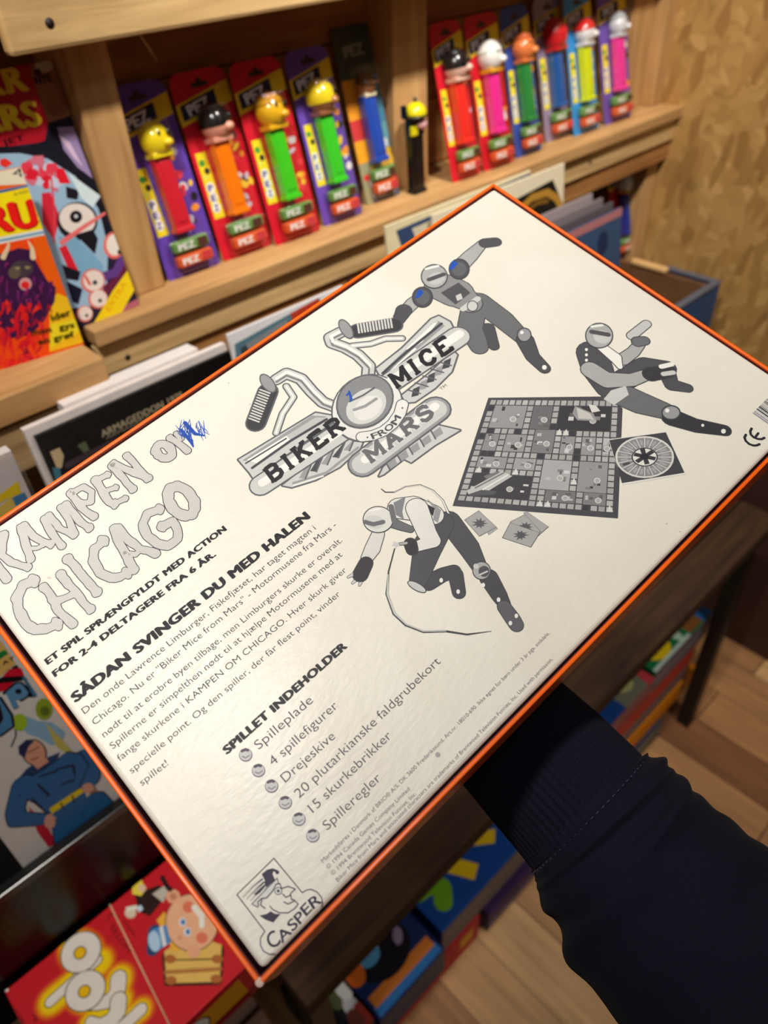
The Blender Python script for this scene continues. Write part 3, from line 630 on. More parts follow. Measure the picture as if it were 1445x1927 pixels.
# clamshell toy pack at left
t, b, pr, fr, wd, h = sleeve('toy_pack', 'clear clamshell pack with yellow and blue card at the left edge', 'toy pack', -.05, .325, 1.62, -.955, .012, (206, 200, 200), lean=.02, rough=.2, zb=-1.9)
pr.poly([(-20, 945), (34, 905), (40, 928), (10, 940), (-20, 960)], (226, 198, 30), 1); pr.poly([(22, 937), (46, 926), (52, 938), (30, 952)], (60, 124, 168), 2); pr.poly([(-20, 970), (20, 936), (24, 930), (30, 940), (24, 962), (-20, 985)], (216, 190, 90), 1)
b.build('card', t)
b = MB(); box(b, fr, 0, wd, 0, h+.004, .001, .024, clear_plastic('clamshell', opacity=.06), .006); b.build('clamshell', t)
b = MB(); ubox(b, -.40, .27, 1.56, 1.80, -2.72, -1.9, mat('black_board', (20, 18, 17), .6))
tag(b.build('display_block'), 'black display block holding the clamshell pack on the left table', 'display block')

# ------------------------------------------------------------------ blue cardboard crate at the table end
cr = thing('cardboard_crate', 'blue open cardboard crate with brown inside against the strand board wall', 'crate', W(3.55, 1.95, -2.62))
BLU = mat('blue_card', (28, 74, 124), .5, .4, .08, 20); BRC = mat('brown_card', (112, 78, 50), .8, .2, .12, 30); RIM = mat('grey_card_edge', (86, 88, 98), .7)
def cwall(nm, x0, x1, y0, y1):
    b = MB(); ubox(b, x0, x1, y0, y1, -2.62, -1.745, BLU, .002); o = b.build(nm, cr); return o
cwall('crate_wall', 3.10, 3.90, 1.615, 1.64); cwall('crate_wall', 3.875, 3.90, 1.64, 1.93)
b = MB(); ubox(b, 3.12, 3.875, 1.64, 1.645, -2.6, -1.76, BRC); ubox(b, 3.868, 3.874, 1.645, 1.92, -2.6, -1.76, BRC); ubox(b, 3.12, 3.87, 1.66, 2.15, -2.1, -2.08, BRC)
ubox(b, 3.84, 3.872, 1.66, 2.26, -2.6, -1.76, BRC); b.build('lining', cr)
b = MB(); ubox(b, 3.10, 3.905, 1.61, 1.65, -1.748, -1.735, RIM, .002); ubox(b, 3.865, 3.905, 1.64, 1.93, -1.748, -1.735, RIM, .002); b.build('rim', cr)
b = MB(); ubox(b, 3.83, 3.872, 1.90, 2.12, -1.758, -1.728, wood('pale_stick', (206, 160, 100), (232, 190, 130), 'Y'), .004)
tag(b.build('wooden_stick'), 'short pale wooden stick lying on the crate edge', 'stick')

# ------------------------------------------------------------------ boxes under the table
def game(name, label, x0, x1, y0, y1, z0, z1, top, side, art=None, cat='game box', rot=0, group=None):
    c = W((x0+x1)/2, (y0+y1)/2, z0); t = thing(name, label, cat, c, group)
    fr = Fr(c, (math.cos(rot), math.sin(rot), 0), (-math.sin(rot), math.cos(rot), 0)); hx, hy, hz = (x1-x0)*U/2, (y1-y0)*U/2, (z1-z0)*U
    b = MB(); box(b, fr, -hx+.002, hx-.002, -hy+.002, hy-.002, 0, hz*.55, ink(side, .5), .001); b.build('box_base', t)
    b = MB(); box(b, fr, -hx, hx, -hy, hy, hz*.12, hz, ink(top, .4), .0015)
    f2 = Fr(fr.P(-hx, -hy, hz), fr.ex, fr.ey); pr = Print(b, f2, 1e-4, 1e-4, (0, 0, 2*hx, 2*hy)); 
    f3 = Fr(fr.P(-hx, -hy, hz*.12), fr.ex, (0, 0, 1)); ps = Print(b, f3, 1e-4, 1e-4, (0, 0, 2*hx, hz*.88)); ps.poly([(0.001, 0.001), (2*hx-.001, 0.001), (2*hx-.001, hz*.86), (0.001, hz*.86)], side, 0)
    if art: art(pr, 2*hx, 2*hy, ps, hz*.88)
    b.build('box_lid', t); return t
def stripes(ps, w, h, cols):
    for i, c in enumerate(cols): ps.poly([(w*.02, h*(.08+.84*i/len(cols))), (w*.98, h*(.08+.84*i/len(cols))), (w*.98, h*(.08+.84*(i+.7)/len(cols))), (w*.02, h*(.08+.84*(i+.7)/len(cols)))], c, 1)
def art_red(pr, w, h, ps, k): ps.poly([(w*.8, k*.3), (w*.93, k*.3), (w*.93, k*.75), (w*.8, k*.75)], (220, 170, 40), 1)
game('game_box', 'red game box lying on the floor under the grey sided boxes', .60, 1.31, .95, 1.45, -4.24, -3.97, (176, 30, 40), (190, 26, 40), art_red)
def art_p(pr, w, h, ps, k): stripes(ps, w, k, [(120, 110, 130), (70, 40, 110)])
game('game_box', 'purple and silver edged box on the floor right of the red box', 1.36, 1.78, .93, 1.40, -4.24, -4.02, (56, 36, 84), (60, 36, 86), art_p)
game('game_box', 'long grey sided box on the floor at the far left under the table', .40, .595, .92, 1.40, -4.24, -3.97, (46, 44, 50), (60, 58, 64))
def art_blue(pr, w, h, ps, k):
    # bright cut out letters seen from the side
    pr.stroke([(w*.28, h*.06), (w*.52, h*.30)], .0001, (0, 0, 0), 0)
    q = [(.64, .33), (.86, .13)]
    pr.poly([(w*.40, h*.62), (w*.47, h*.72), (w*.74, h*.36), (w*.66, h*.25)], (228, 190, 20), 2); pr.poly([(w*.26, h*.52), (w*.36, h*.60), (w*.48, h*.22), (w*.38, h*.13)], (228, 190, 20), 2)
    pr.stroke([(w*.06, h*.50), (w*.16, h*.46), (w*.20, h*.34), (w*.14, h*.22)], .017, (112, 170, 30), 2); pr.disc((w*.72, h*.66), .022, (206, 30, 90), 2, ry=.016); pr.disc((w*.86, h*.45), .008, (210, 220, 230), 2)
    stripes(ps, w, k, [(120, 110, 110), (132, 120, 116)])
game('game_box', 'blue topped game box with yellow and green cut out letters under the table', 1.04, 1.78, .955, 1.36, -3.965, -3.70, (16, 70, 150), (112, 104, 104), art_blue)
def art_bird(pr, w, h, ps, k):
    pr.poly([(w*.03, h*.02), (w*.97, h*.02), (w*.97, h*.12), (w*.03, h*.12)], (50, 120, 190), 1)
    pr.poly([(w*.05, h*.10), (w*.95, h*.10), (w*.95, h*.22), (w*.05, h*.22)], (226, 130, 50), 2)
    pr.disc((w*.48, h*.42), w*.36, (20, 16, 28), 3, ry=h*.24); pr.disc((w*.34, h*.55), w*.16, (196, 206, 220), 4, ry=h*.13); pr.disc((w*.34, h*.47), w*.13, (90, 160, 210), 4, ry=h*.08)
    pr.disc((w*.10, h*.48), w*.12, (226, 110, 30), 5, ry=h*.14); pr.disc((w*.60, h*.66), w*.12, (220, 220, 226), 4, ry=h*.06, rot=.5); pr.disc((w*.72, h*.42), w*.10, (150, 130, 160), 4, ry=h*.05, rot=.9)
    pr.disc((w*.4, h*.75), w*.06, (200, 60, 50), 5)
    stripes(ps, w, k, [(60, 70, 96), (84, 80, 90)])
game('game_box', 'game box lid with black, white and orange cartoon shapes, left of the blue one', .60, 1.0, .90, 1.35, -3.965, -3.70, (22, 44, 96), (76, 76, 90), art_bird)
def art_dk(pr, w, h, ps, k):
    for (x, y, c) in ((.8, .3, (206, 206, 210)), (.9, .15, (170, 60, 50)), (.6, .5, (90, 100, 60)), (.7, .15, (120, 60, 50)), (.9, .5, (230, 230, 226))): pr.disc((w*x, h*y), .012, c, 1, ry=.02)
game('game_box', 'dark game box with scattered pale and red shapes at the left end under the table', .40, .59, .92, 1.30, -3.965, -3.72, (26, 24, 30), (40, 38, 46), art_dk)
# right hand stack
game('game_box', 'dark mixed colour box on the floor at the bottom of the right stack', 2.15, 3.0, .93, 1.45, -4.24, -4.06, (80, 76, 90), (96, 92, 100), lambda pr, w, h, ps, k: stripes(ps, w, k, [(70, 72, 90), (120, 150, 120)]))
def art_or(pr, w, h, ps, k): ps.disc((w*.88, k*.55), .008, (90, 60, 140), 1)
game('game_box', 'orange sided game box, second from the floor in the right stack', 2.18, 3.36, .95, 1.45, -4.055, -3.885, (226, 140, 20), (232, 140, 16), art_or)
game('game_box', 'grey mauve sided game box between the orange and the red one', 2.12, 3.24, .96, 1.45, -3.88, -3.72, (120, 104, 112), (128, 110, 116), lambda pr, w, h, ps, k: stripes(ps, w, k, [(110, 96, 120), (150, 120, 110)]))
game('game_box', 'red sided game box under the grey sided ones in the right stack', 2.10, 3.22, .95, 1.45, -3.715, -3.53, (200, 60, 50), (206, 66, 54))
def art_y(pr, w, h, ps, k):
    pr.poly([(w*.84, 0), (w, 0), (w, h), (w*.80, h)], (24, 104, 180), 1); pr.poly([(w*.62, .004), (w*.84, .004), (w*.84, h*.5), (w*.6, h*.5)], (140, 88, 44), 1); pr.disc((w*.24, h*.25), w*.18, (238, 206, 20), 2, ry=h*.22)
    pr.poly([(0, 0), (w*.6, 0), (w*.6, .008), (0, .008)], (196, 214, 206), 2); pr.disc((w*.5, h*.3), w*.06, (190, 220, 200), 2, ry=h*.3)
    stripes(ps, w, k, [(110, 104, 120), (150, 140, 140), (120, 110, 124)])
game('game_box', 'green topped game box with yellow disc and blue end, top right of the right stack', 2.68, 3.28, .94, 1.42, -3.525, -3.31, (20, 120, 70), (120, 112, 122), art_y)
def art_rb(pr, w, h, ps, k):
    pr.poly([(w*.28, 0), (w*.56, 0), (w*.56, h), (w*.28, h)], (18, 62, 128), 1); pr.poly([(w*.56, 0), (w, 0), (w, h), (w*.56, h)], (110, 112, 96), 1)
    pr.disc((w*.75, h*.2), w*.1, (170, 170, 110), 2, ry=h*.1); pr.disc((w*.85, h*.4), w*.08, (60, 76, 110), 2, ry=h*.1); pr.poly([(w*.9, 0), (w, 0), (w, h*.5), (w*.94, h*.5)], (190, 60, 70), 2)
    stripes(ps, w, k, [(190, 70, 60), (160, 110, 110)])
game('game_box', 'red topped game box with dark blue and olive bands, top left of the right stack', 2.06, 2.66, .93, 1.42, -3.525, -3.33, (206, 54, 46), (150, 100, 100), art_rb)

# ------------------------------------------------------------------ black comic bin with an album
bn = thing('comic_bin', 'glossy black comic bin with smoky front on the left table', 'bin', W(-.05, 1.5, -2.72))
RIMZ = -.80; YR = 1.475
def bboard(name, x0, x1, y0, y1, z0, z1, m): b = MB(); ubox(b, x0, x1, y0, y1, z0, z1, m, .0015); return b.build(name, bn)
rz = on_y(110, 1595, YR).z; rzu = (rz-H)/U
bboard('bin_rim', -.75, .62, YR-.018, YR+.018, rzu-.035, rzu, BLACKP)
bboard('side_panel', .60, .62, YR, 1.555, -2.72, rzu, BLACKP); bboard('side_panel', -.77, -.75, YR, 1.555, -2.72, rzu, BLACKP)
o = bboard('front_panel', -.75, .60, YR-.006, YR+.006, -2.718, rzu-.03, clear_plastic('smoked_acrylic', (.16, .15, .15), .006, .25)); tag(o, 'smoky translucent front panel')
bboard('back_panel', -.75, .60, 1.545, 1.555, -2.72, rzu-.6, BLACKP)
fr = Fr(on_y(230, 1560, 1.50), (1, 0, 0), (0, .02, 1))
x0, y0 = fr.px(30, 1615); x1 = .14
t = thing('comic_album', 'comic album with big blue letters and a man in blue, inside the black bin', 'comic', fr.P(0, -.16, 0))
b = MB(); yb = (-2.715*U + H - fr.o.z)/fr.ey.z; yt = fr.px(-10, 1200)[1]+.03
box(b, fr, x0, x1, yb, yt, -.006, 0, ink((204, 200, 196), .3), .0006)
pr = Print(b, fr, 8e-5, 1e-4, (x0, yb, x1, yt), px=True, rough=.3)
pr.crop(0, 1250, 2.847)
pr.stroke([(-30, 930), (100, 1100), (170, 1190)], 12, (96, 150, 200), 1)
pr.crop(0, 1180, 12.04)
pr.poly([(-200, 300), (0, 300), (160, 520), (350, 830), (0, 1120), (-200, 1160)], (206, 168, 92), 1); pr.poly([(-200, 640), (0, 560), (110, 510), (180, 600), (0, 720), (-200, 800)], (30, 120, 60), 2)
pr.text('ER AT', (-220, 1010), (330, 740), 110, (50, 44, 20), 2, bold=.02)
pr.poly([(280, 900), (380, 850), (430, 930), (250, 960)], (14, 12, 20), 2)
pr.poly([(40, 1130), (210, 950), (470, 920), (540, 1100)], (196, 20, 44), 3); pr.poly([(-200, 1250), (40, 1130), (540, 1105), (620, 1180), (280, 1250), (-200, 1280)], (18, 14, 22), 3); pr.poly([(-200, 1290), (300, 1240), (120, 1440), (-200, 1480)], (190, 18, 40), 4)
pr.poly([(490, 1130), (560, 1130), (840, 1540), (780, 1590), (680, 1500)], (60, 110, 144), 3); pr.poly([(560, 1300), (640, 1350), (760, 1590), (640, 1580), (500, 1420)], (30, 18, 36), 4)
pr.stroke([(100, 1480), (330, 1290), (460, 1270), (620, 1430), (600, 1560), (480, 1640)], 40, (20, 20, 30), 4)
pr.poly([(120, 1480), (350, 1290), (470, 1270), (640, 1470), (600, 1560), (470, 1640), (330, 1640), (420, 1800), (300, 1860)], (84, 136, 176), 5); pr.disc((410, 1450), 75, (20, 22, 34), 6, ry=60)
pr.crop(0, 1250, 2.847)
pr.poly([(-60, 170), (0, 175), (60, 270), (70, 330), (0, 380), (-60, 380)], (70, 122, 164), 5); pr.stroke([(0, 175), (62, 270), (72, 330), (0, 382)], 5, (16, 16, 26), 6); pr.poly([(-40, 200), (0, 215), (18, 290), (0, 320), (-40, 330)], (24, 24, 34), 6)
# green hooded bystander shapes behind
pr.stroke([(120, 300), (180, 340), (240, 350), (300, 390)], [24, 36, 42, 40], (130, 168, 196), 2); pr.disc((105, 310), 40, (150, 180, 40), 3, ry=46); pr.disc((235, 240), 46, (136, 156, 40), 2, ry=58); pr.disc((240, 250), 26, (90, 110, 36), 3)
pr.poly([(240, 310), (330, 400), (420, 500), (500, 600), (420, 520), (300, 440)], (186, 176, 90), 3); pr.stroke([(78, 300), (84, 380), (60, 440)], 4, (80, 80, 90), 2)
# man with hands on his hips in a plain blue jersey
LN = (20, 24, 40); BL = (44, 96, 146)
pr.poly([(90, 620), (140, 560), (200, 520), (320, 470), (300, 520), (160, 640), (110, 660)], (34, 60, 100), 3); pr.poly([(150, 760), (250, 860), (300, 960), (260, 980), (200, 900)], (184, 30, 52), 3); pr.poly([(440, 640), (500, 640), (580, 760), (540, 780)], (150, 120, 100), 3)
for pts, r in (([(120, 640), (80, 780), (90, 830), (230, 830)], [46, 40, 38, 28]), ([(430, 510), (480, 560), (490, 620), (450, 650)], [50, 44, 36, 26])):
    pr.outlined(pts, r, BL, LN, 5, 4)
pts = [(100, 640), (150, 610), (240, 560), (360, 470), (430, 480), (470, 540), (420, 660), (300, 760), (260, 800), (190, 740), (110, 700)]
pr.stroke(pts, 6, LN, 5, True); pr.poly(pts, BL, 6); pr.disc((180, 470), 66, LN, 6, ry=72, rot=-.5); pr.disc((180, 470), 60, (206, 150, 124), 7, ry=66, rot=-.5)
pr.poly([(100, 480), (96, 440), (140, 400), (180, 410), (150, 440), (130, 500)], (34, 44, 80), 8); pr.stroke([(150, 470), (205, 440)], 3, (90, 50, 44), 8); pr.stroke([(170, 510), (200, 498)], 4, (130, 66, 60), 8)
pr.poly([(170, 530), (230, 480), (260, 520), (200, 560)], (206, 150, 124), 7)
for a in ([(300, 560), (390, 540), (400, 600)], [(200, 640), (260, 700)], [(330, 640), (390, 620)], [(210, 600), (300, 570)]): pr.stroke(a, [5, 7, 3][:len(a)] , (24, 40, 70), 8)
pr.poly([(160, 700), (260, 800), (180, 740)], LN, 8)
pr.poly([(262, 770), (430, 660), (450, 680), (275, 800)], (214, 190, 30), 9); pr.poly([(275, 800), (450, 680), (470, 740), (430, 810), (300, 820)], (40, 92, 140), 8)
pr.stroke([(325, 740), (335, 770)], 3, LN, 10); pr.stroke([(385, 700), (395, 735)], 3, LN, 10)
pr.outlined([(360, 840), (380, 900), (400, 960)], [62, 70, 66], (40, 92, 140), LN, 5, 7); pr.outlined([(500, 740), (540, 800)], [54, 60], (40, 92, 140), LN, 5, 7)
pr.disc((265, 840), 30, (206, 150, 130), 9, ry=40); pr.disc((470, 660), 32, (206, 150, 130), 9, ry=26)
pr.stroke([(400, 1020), (380, 1050)], 40, (150, 40, 50), 7); pr.stroke([(420, 1030), (700, 850)], 30, (40, 90, 150), 6); pr.stroke([(490, 970), (560, 920)], 32, (150, 36, 50), 7)
b.build('cover', t)

# ------------------------------------------------------------------ red game box with a rubber band
zt = -2.50*U; A = on_z(8, 1865, -2.50); fr = Fr(A, (1, 0, 0), (0, 1, 0)); wR, dR = .255, -.1735
t = thing('game_box', 'red game box with fat white letters on yellow glow, held by an elastic', 'game box', W(A.x/U+.33, A.y/U-.22, -2.72))
RED = (196, 28, 38)
b = MB(); box(b, fr, .002, wR-.002, dR+.002, -.002, -.22*U, -.03, ink((170, 24, 34), .35), .001); b.build('box_base', t)
b = MB(); box(b, fr, 0, wR, dR, 0, -.062, 0, ink(RED, .35), .0015)
pr = Print(b, fr, 8e-5, 1.2e-4, (0.0005, dR+.0005, wR-.0005, -.0005), px=True, rough=.35)
pr.crop(0, 1780, 4.817)
glow = [([(740, 60)], 250), ([(900, 150), (470, 500)], 170), ([(770, 410)], 260), ([(1080, 300), (1040, 450), (900, 520)], 170), ([(1080, 500), (950, 620), (840, 700)], 170), ([(1280, 580), (1080, 740)], 130)]
GL_ = [(74, (200, 40, 36)), (66, (204, 50, 34)), (58, (208, 66, 32)), (50, (212, 84, 28)), (42, (216, 102, 24)), (34, (222, 122, 20)), (26, (226, 142, 16)), (18, (230, 160, 14)), (10, (234, 178, 12)), (0, (238, 192, 10)), (-12, (240, 202, 8))]
for k, (g, c) in enumerate(GL_):
    k = k*.6
    for pts, r in glow:
        if len(pts) == 1: pr.disc(pts[0], r*.72+g, c, k)
        else: pr.stroke(pts, r*.6+g, c, k)
WH = (226, 218, 208); BK = (46, 38, 28)
pr.outlined([(880, 130), (455, 510)], 44, WH, BK, 9, 7)
for c in ((735, 60), (775, 410)):
    pr.disc(c, 212, BK, 9, ry=168, rot=-.85); pr.disc(c, 202, WH, 10, ry=158, rot=-.85); 
    pr.disc((c[0]-8, c[1]+6), 66, BK, 11, ry=54, rot=-.85); pr.disc((c[0]-8, c[1]+6), 56, (232, 184, 10), 12, ry=44, rot=-.85)
pr.outlined([(1075, 300), (1070, 400), (1010, 490), (900, 530), (830, 540)], [72, 70, 66, 50, 40], WH, BK, 9, 7, dl=1); pr.outlined([(1075, 500), (1070, 600), (1000, 690), (900, 740), (820, 690)], [74, 72, 70, 70, 46], WH, BK, 9, 9)
pr.outlined([(1280, 580), (1040, 800)], 54, WH, BK, 9, 9)
pr.disc((62, 400), 17, (236, 226, 220), 6); pr.disc((25, 425), 22, (200, 150, 140), 6, ry=14)
pr.text('lldsuouds', (240, 720), (150, 570), 40, (40, 14, 14), 6); pr.text('1 år', (370, 730), (310, 600), 34, (40, 14, 14), 6)
pr.crop(0, 1500, 2.408)
pr.text('HOTEL', (600, 690), (510, 570), 26, (80, 16, 18), 6, bold=-.005); pr.stroke([(530, 540), (500, 530), (490, 560)], 2, (90, 16, 20), 6); pr.stroke([(560, 560), (612, 630)], 2, (90, 16, 20), 6)
# fallen valise and round faced boy, generic cartoon
CO = (60, 36, 20)
pr.stroke([(750, 720), (760, 840), (990, 835), (1000, 690)], 16, CO, 6, True); pr.poly([(745, 700), (755, 845), (995, 838), (1005, 670), (860, 620)], (226, 184, 96), 7)
pr.stroke([(752, 795), (998, 780)], 9, (180, 120, 60), 8); pr.stroke([(752, 740), (1000, 735)], 3, CO, 8); 
for c in ((772, 735), (775, 832), (980, 825), (985, 735)): pr.disc(c, 26, (176, 104, 50), 9, ry=20)
pr.poly([(710, 560), (745, 520), (770, 560), (800, 600), (840, 690), (780, 700), (760, 640)], (236, 176, 60), 9)
pr.disc((870, 570), 122, CO, 9, ry=132); pr.disc((870, 570), 118, (236, 178, 140), 10, ry=128); pr.disc((785, 452), 32, (232, 170, 132), 9); pr.disc((785, 452), 16, (200, 130, 100), 10); pr.disc((878, 700), 30, (232, 170, 132), 11)
pr.disc((828, 568), 16, (226, 234, 240), 11, ry=20); pr.disc((830, 568), 10, (70, 120, 180), 12, ry=13); pr.disc((850, 612), 16, (226, 234, 240), 11, ry=20); pr.disc((852, 612), 10, (70, 120, 180), 12, ry=13)
pr.disc((855, 500), 26, (226, 120, 90), 11); pr.disc((915, 640), 26, (226, 120, 90), 11); pr.stroke([(880, 500), (915, 540), (915, 585)], 12, (240, 236, 226), 11); pr.disc((815, 640), 9, (220, 150, 116), 12)
pr.stroke([(700, 610), (695, 690)], 30, (40, 70, 110), 10); pr.poly([(690, 600), (755, 580), (775, 660), (705, 705)], (84, 140, 196), 11); pr.poly([(722, 590), (738, 585), (756, 672), (740, 682)], (226, 226, 226), 12); pr.disc((700, 655), 27, (176, 208, 232), 12, ry=48, rot=-.15)
# two small cartoon people
pr.poly([(610, 440), (640, 430), (720, 400), (760, 430), (720, 490), (680, 540), (630, 520)], (44, 26, 24), 7); pr.poly([(600, 400), (640, 370), (660, 420), (640, 450), (600, 440)], (232, 210, 70), 8); pr.disc((645, 415), 18, (226, 190, 160), 9)
pr.poly([(690, 440), (750, 400), (760, 430), (740, 480)], (190, 184, 170), 8); pr.disc((592, 525), 26, (220, 200, 176), 8); pr.poly([(570, 500), (620, 490), (625, 510), (580, 520)], (230, 226, 210), 9); pr.poly([(620, 500), (640, 490), (650, 510), (630, 525)], (200, 220, 236), 9); pr.stroke([(735, 365), (760, 410), (780, 425)], 9, (30, 22, 22), 9)
b.build('box_lid', t)
# front side art
f2 = Fr(fr.P(0, dR, -.062), (1, 0, 0), (0, 0, 1))
b = MB(); p2 = Print(b, f2, 8e-5, 1e-4, (0, 0, wR, .062)); p2.poly([(wR*.35, .002), (wR*.80, .002), (wR*.78, .05), (wR*.4, .046)], (220, 150, 20), 0); p2.disc((wR*.52, .026), .022, BK, 1); p2.disc((wR*.52, .026), .020, WH, 2); p2.disc((wR*.52, .026), .008, (226, 170, 20), 3); p2.poly([(wR*.88, .03), (wR*.96, .03), (wR*.96, .045), (wR*.88, .045)], (206, 190, 160), 1)
b.build('side_print', t)
b = MB(); q0 = fr.px(203, 1697); q1 = fr.px(318, 1927); 
mb_ = mat('beige_elastic', (214, 170, 130), .7); e1_ = (q1[0]+(q1[0]-q0[0])*(dR-q1[1])/(q1[1]-q0[1]))
tube(b, [fr.P(q0[0], .0012, -.083), fr.P(q0[0], .0012, -.02), fr.P(q0[0], .0006, .0008), fr.P(e1_, dR-.0006, .0008), fr.P(e1_, dR-.0012, -.02), fr.P(e1_, dR-.0012, -.083)], .0009, mb_, 8)
tag(b.build('elastic_band', t), 'beige elastic around the box')
# ------------------------------------------------------------------ the held board game box
cB = CAM + Vector((.0283, .1252, -.3392)); E1 = Vector((.9751, -.0496, .2163)); E2 = Vector((-.0179, .954, .2993))
gf = Fr(cB, E1, E2); GW, GH, GD = .42, .2615, .052        # local x: bottom corner -> right corner, y: -> left corner
def glossy_print():
    """thin laminated card: clear coat with a fine crinkle"""
    M = bpy.data.materials.new('laminated_white_card'); M.use_nodes = True; nt = M.node_tree; N = nt.nodes; L = nt.links
    b = N['Principled BSDF']; b.inputs['Roughness'].default_value = .42; b.inputs['Specular IOR Level'].default_value = .42
    tc = N.new('ShaderNodeTexCoord'); n0 = N.new('ShaderNodeTexNoise'); n0.inputs['Scale'].default_value = 14; n0.inputs['Detail'].default_value = 4
    L.new(tc.outputs['Object'], n0.inputs['Vector'])
    cr = N.new('ShaderNodeValToRGB'); cr.color_ramp.elements[0].position = .25; cr.color_ramp.elements[1].position = .6
    cr.color_ramp.elements[0].color = rgb((226, 221, 208)); cr.color_ramp.elements[1].color = rgb((233, 230, 219)); L.new(n0.outputs['Fac'], cr.inputs[0])
    L.new(cr.outputs[0], b.inputs['Base Color'])
    mp = N.new('ShaderNodeMapping'); mp.inputs['Rotation'].default_value = (0, 0, .5); mp.inputs['Scale'].default_value = (90, 240, 90); L.new(tc.outputs['Object'], mp.inputs[0])
    n1 = N.new('ShaderNodeTexNoise'); n1.inputs['Scale'].default_value = 1.6; n1.inputs['Detail'].default_value = 5; L.new(mp.outputs[0], n1.inputs['Vector'])
    n2 = N.new('ShaderNodeTexNoise'); n2.inputs['Scale'].default_value = 18; n2.inputs['Detail'].default_value = 2; L.new(tc.outputs['Object'], n2.inputs['Vector'])
    ad = N.new('ShaderNodeMath'); ad.operation = 'MULTIPLY_ADD'; ad.inputs[1].default_value = .35; L.new(n1.outputs[0], ad.inputs[0]); L.new(n2.outputs[0], ad.inputs[2])
    bp = N.new('ShaderNodeBump'); bp.inputs['Strength'].default_value = .30; bp.inputs['Distance'].default_value = .002
    L.new(ad.outputs[0], bp.inputs['Height']); L.new(bp.outputs['Normal'], b.inputs['Normal']); b.inputs['Coat Weight'].default_value = 0.1
    b.inputs['Coat Roughness'].default_value = .25; L.new(bp.outputs['Normal'], b.inputs['Coat Normal'])
    return M
CARD = glossy_print()
ORANGE = mat('orange_card', (255, 104, 4), .38, .4, .05, 40, coat=.15); MARO = mat('maroon_card_inside', (84, 20, 24), .6, .3, .1, 40)
gb = thing('board_game_box', 'white backed board game box with orange rim, held up over the shelf', 'board game', gf.P(GW/2, GH/2, -GD))
# lid seen from below: an orange rim around the white tray
b = MB()
t_ = .0022
for (x0, x1, y0, y1) in ((0, GW, 0, t_), (0, GW, GH-t_, GH), (0, t_, t_, GH-t_), (GW-t_, GW, t_, GH-t_)):
    box(b, gf, x0, x1, y0, y1, -GD, 0, ORANGE, .0007, 2)
for (x0, x1, y0, y1) in ((t_, GW-t_, t_, t_+.0006), (t_, GW-t_, GH-t_-.0006, GH-t_), (t_, t_+.0006, t_, GH-t_), (GW-t_-.0006, GW-t_, t_, GH-t_)):
    box(b, gf, x0, x1, y0, y1, -GD+.003, -.0012, MARO)
box(b, gf, 0, GW, 0, GH, -GD-.002, -GD, ORANGE, .0007)
for (x, y) in ((.0012, .0012), (GW*.0+.0012, GH-.0012)): ellipsoid(b, gf, (x, y, -.0005), (.0019, .0019, .0006), mat('worn_card_corner', (214, 190, 172), .8), 10, 6)
b.build('lid', gb)
b = MB(); g0 = .0046
box(b, gf, g0, GW-.0032, g0-.0008, GH-.0034, -GD+.004, -.0004, CARD, .0024, 3)
pr = Print(b, gf, 2.2e-5, -.0004+2e-5, (g0, g0, GW-.0034, GH-.0036), px=True, rough=.40)
INK = (38, 36, 44); INK2 = (70, 64, 88); GR = (196, 195, 192)
# --- drippy title letters
rb = random.Random(11)
def bone(pts, r, closed=False, knob=True):
    P = []; R = []
    for i in range(len(pts) if closed else len(pts)-1):
        a, c = pts[i], pts[(i+1) % len(pts)]; n = max(2, int(math.dist(a, c)/22))
        for k in range(n):
            f = k/n; P.append((a[0]+(c[0]-a[0])*f+rb.uniform(-2.5, 2.5), a[1]+(c[1]-a[1])*f+rb.uniform(-2.5, 2.5))); R.append(r*rb.uniform(.86, 1.1))
    if not closed:
        P.append(pts[-1]); R.append(r)
        if knob: R[0] = R[0]*1.12; R[-1] = R[-1]*1.12
    return P, R, closed
def bones(letters, lw=4.2):
    for pts, r, cl in letters:
        P, R, c = bone(pts, r, cl); pr.stroke(P, R, (60, 54, 72), 0, c, grow=lw); LET.append((P, R, c))
LET = []
pr.crop(0, 750, 2.89)
ell = lambda cx, cy, rx, ry, rot, n=12: [(cx+rx*math.cos(a)*math.cos(rot)-ry*math.sin(a)*math.sin(rot), cy+rx*math.cos(a)*math.sin(rot)+ry*math.sin(a)*math.cos(rot)) for a in [2*math.pi*i/n for i in range(n)]]
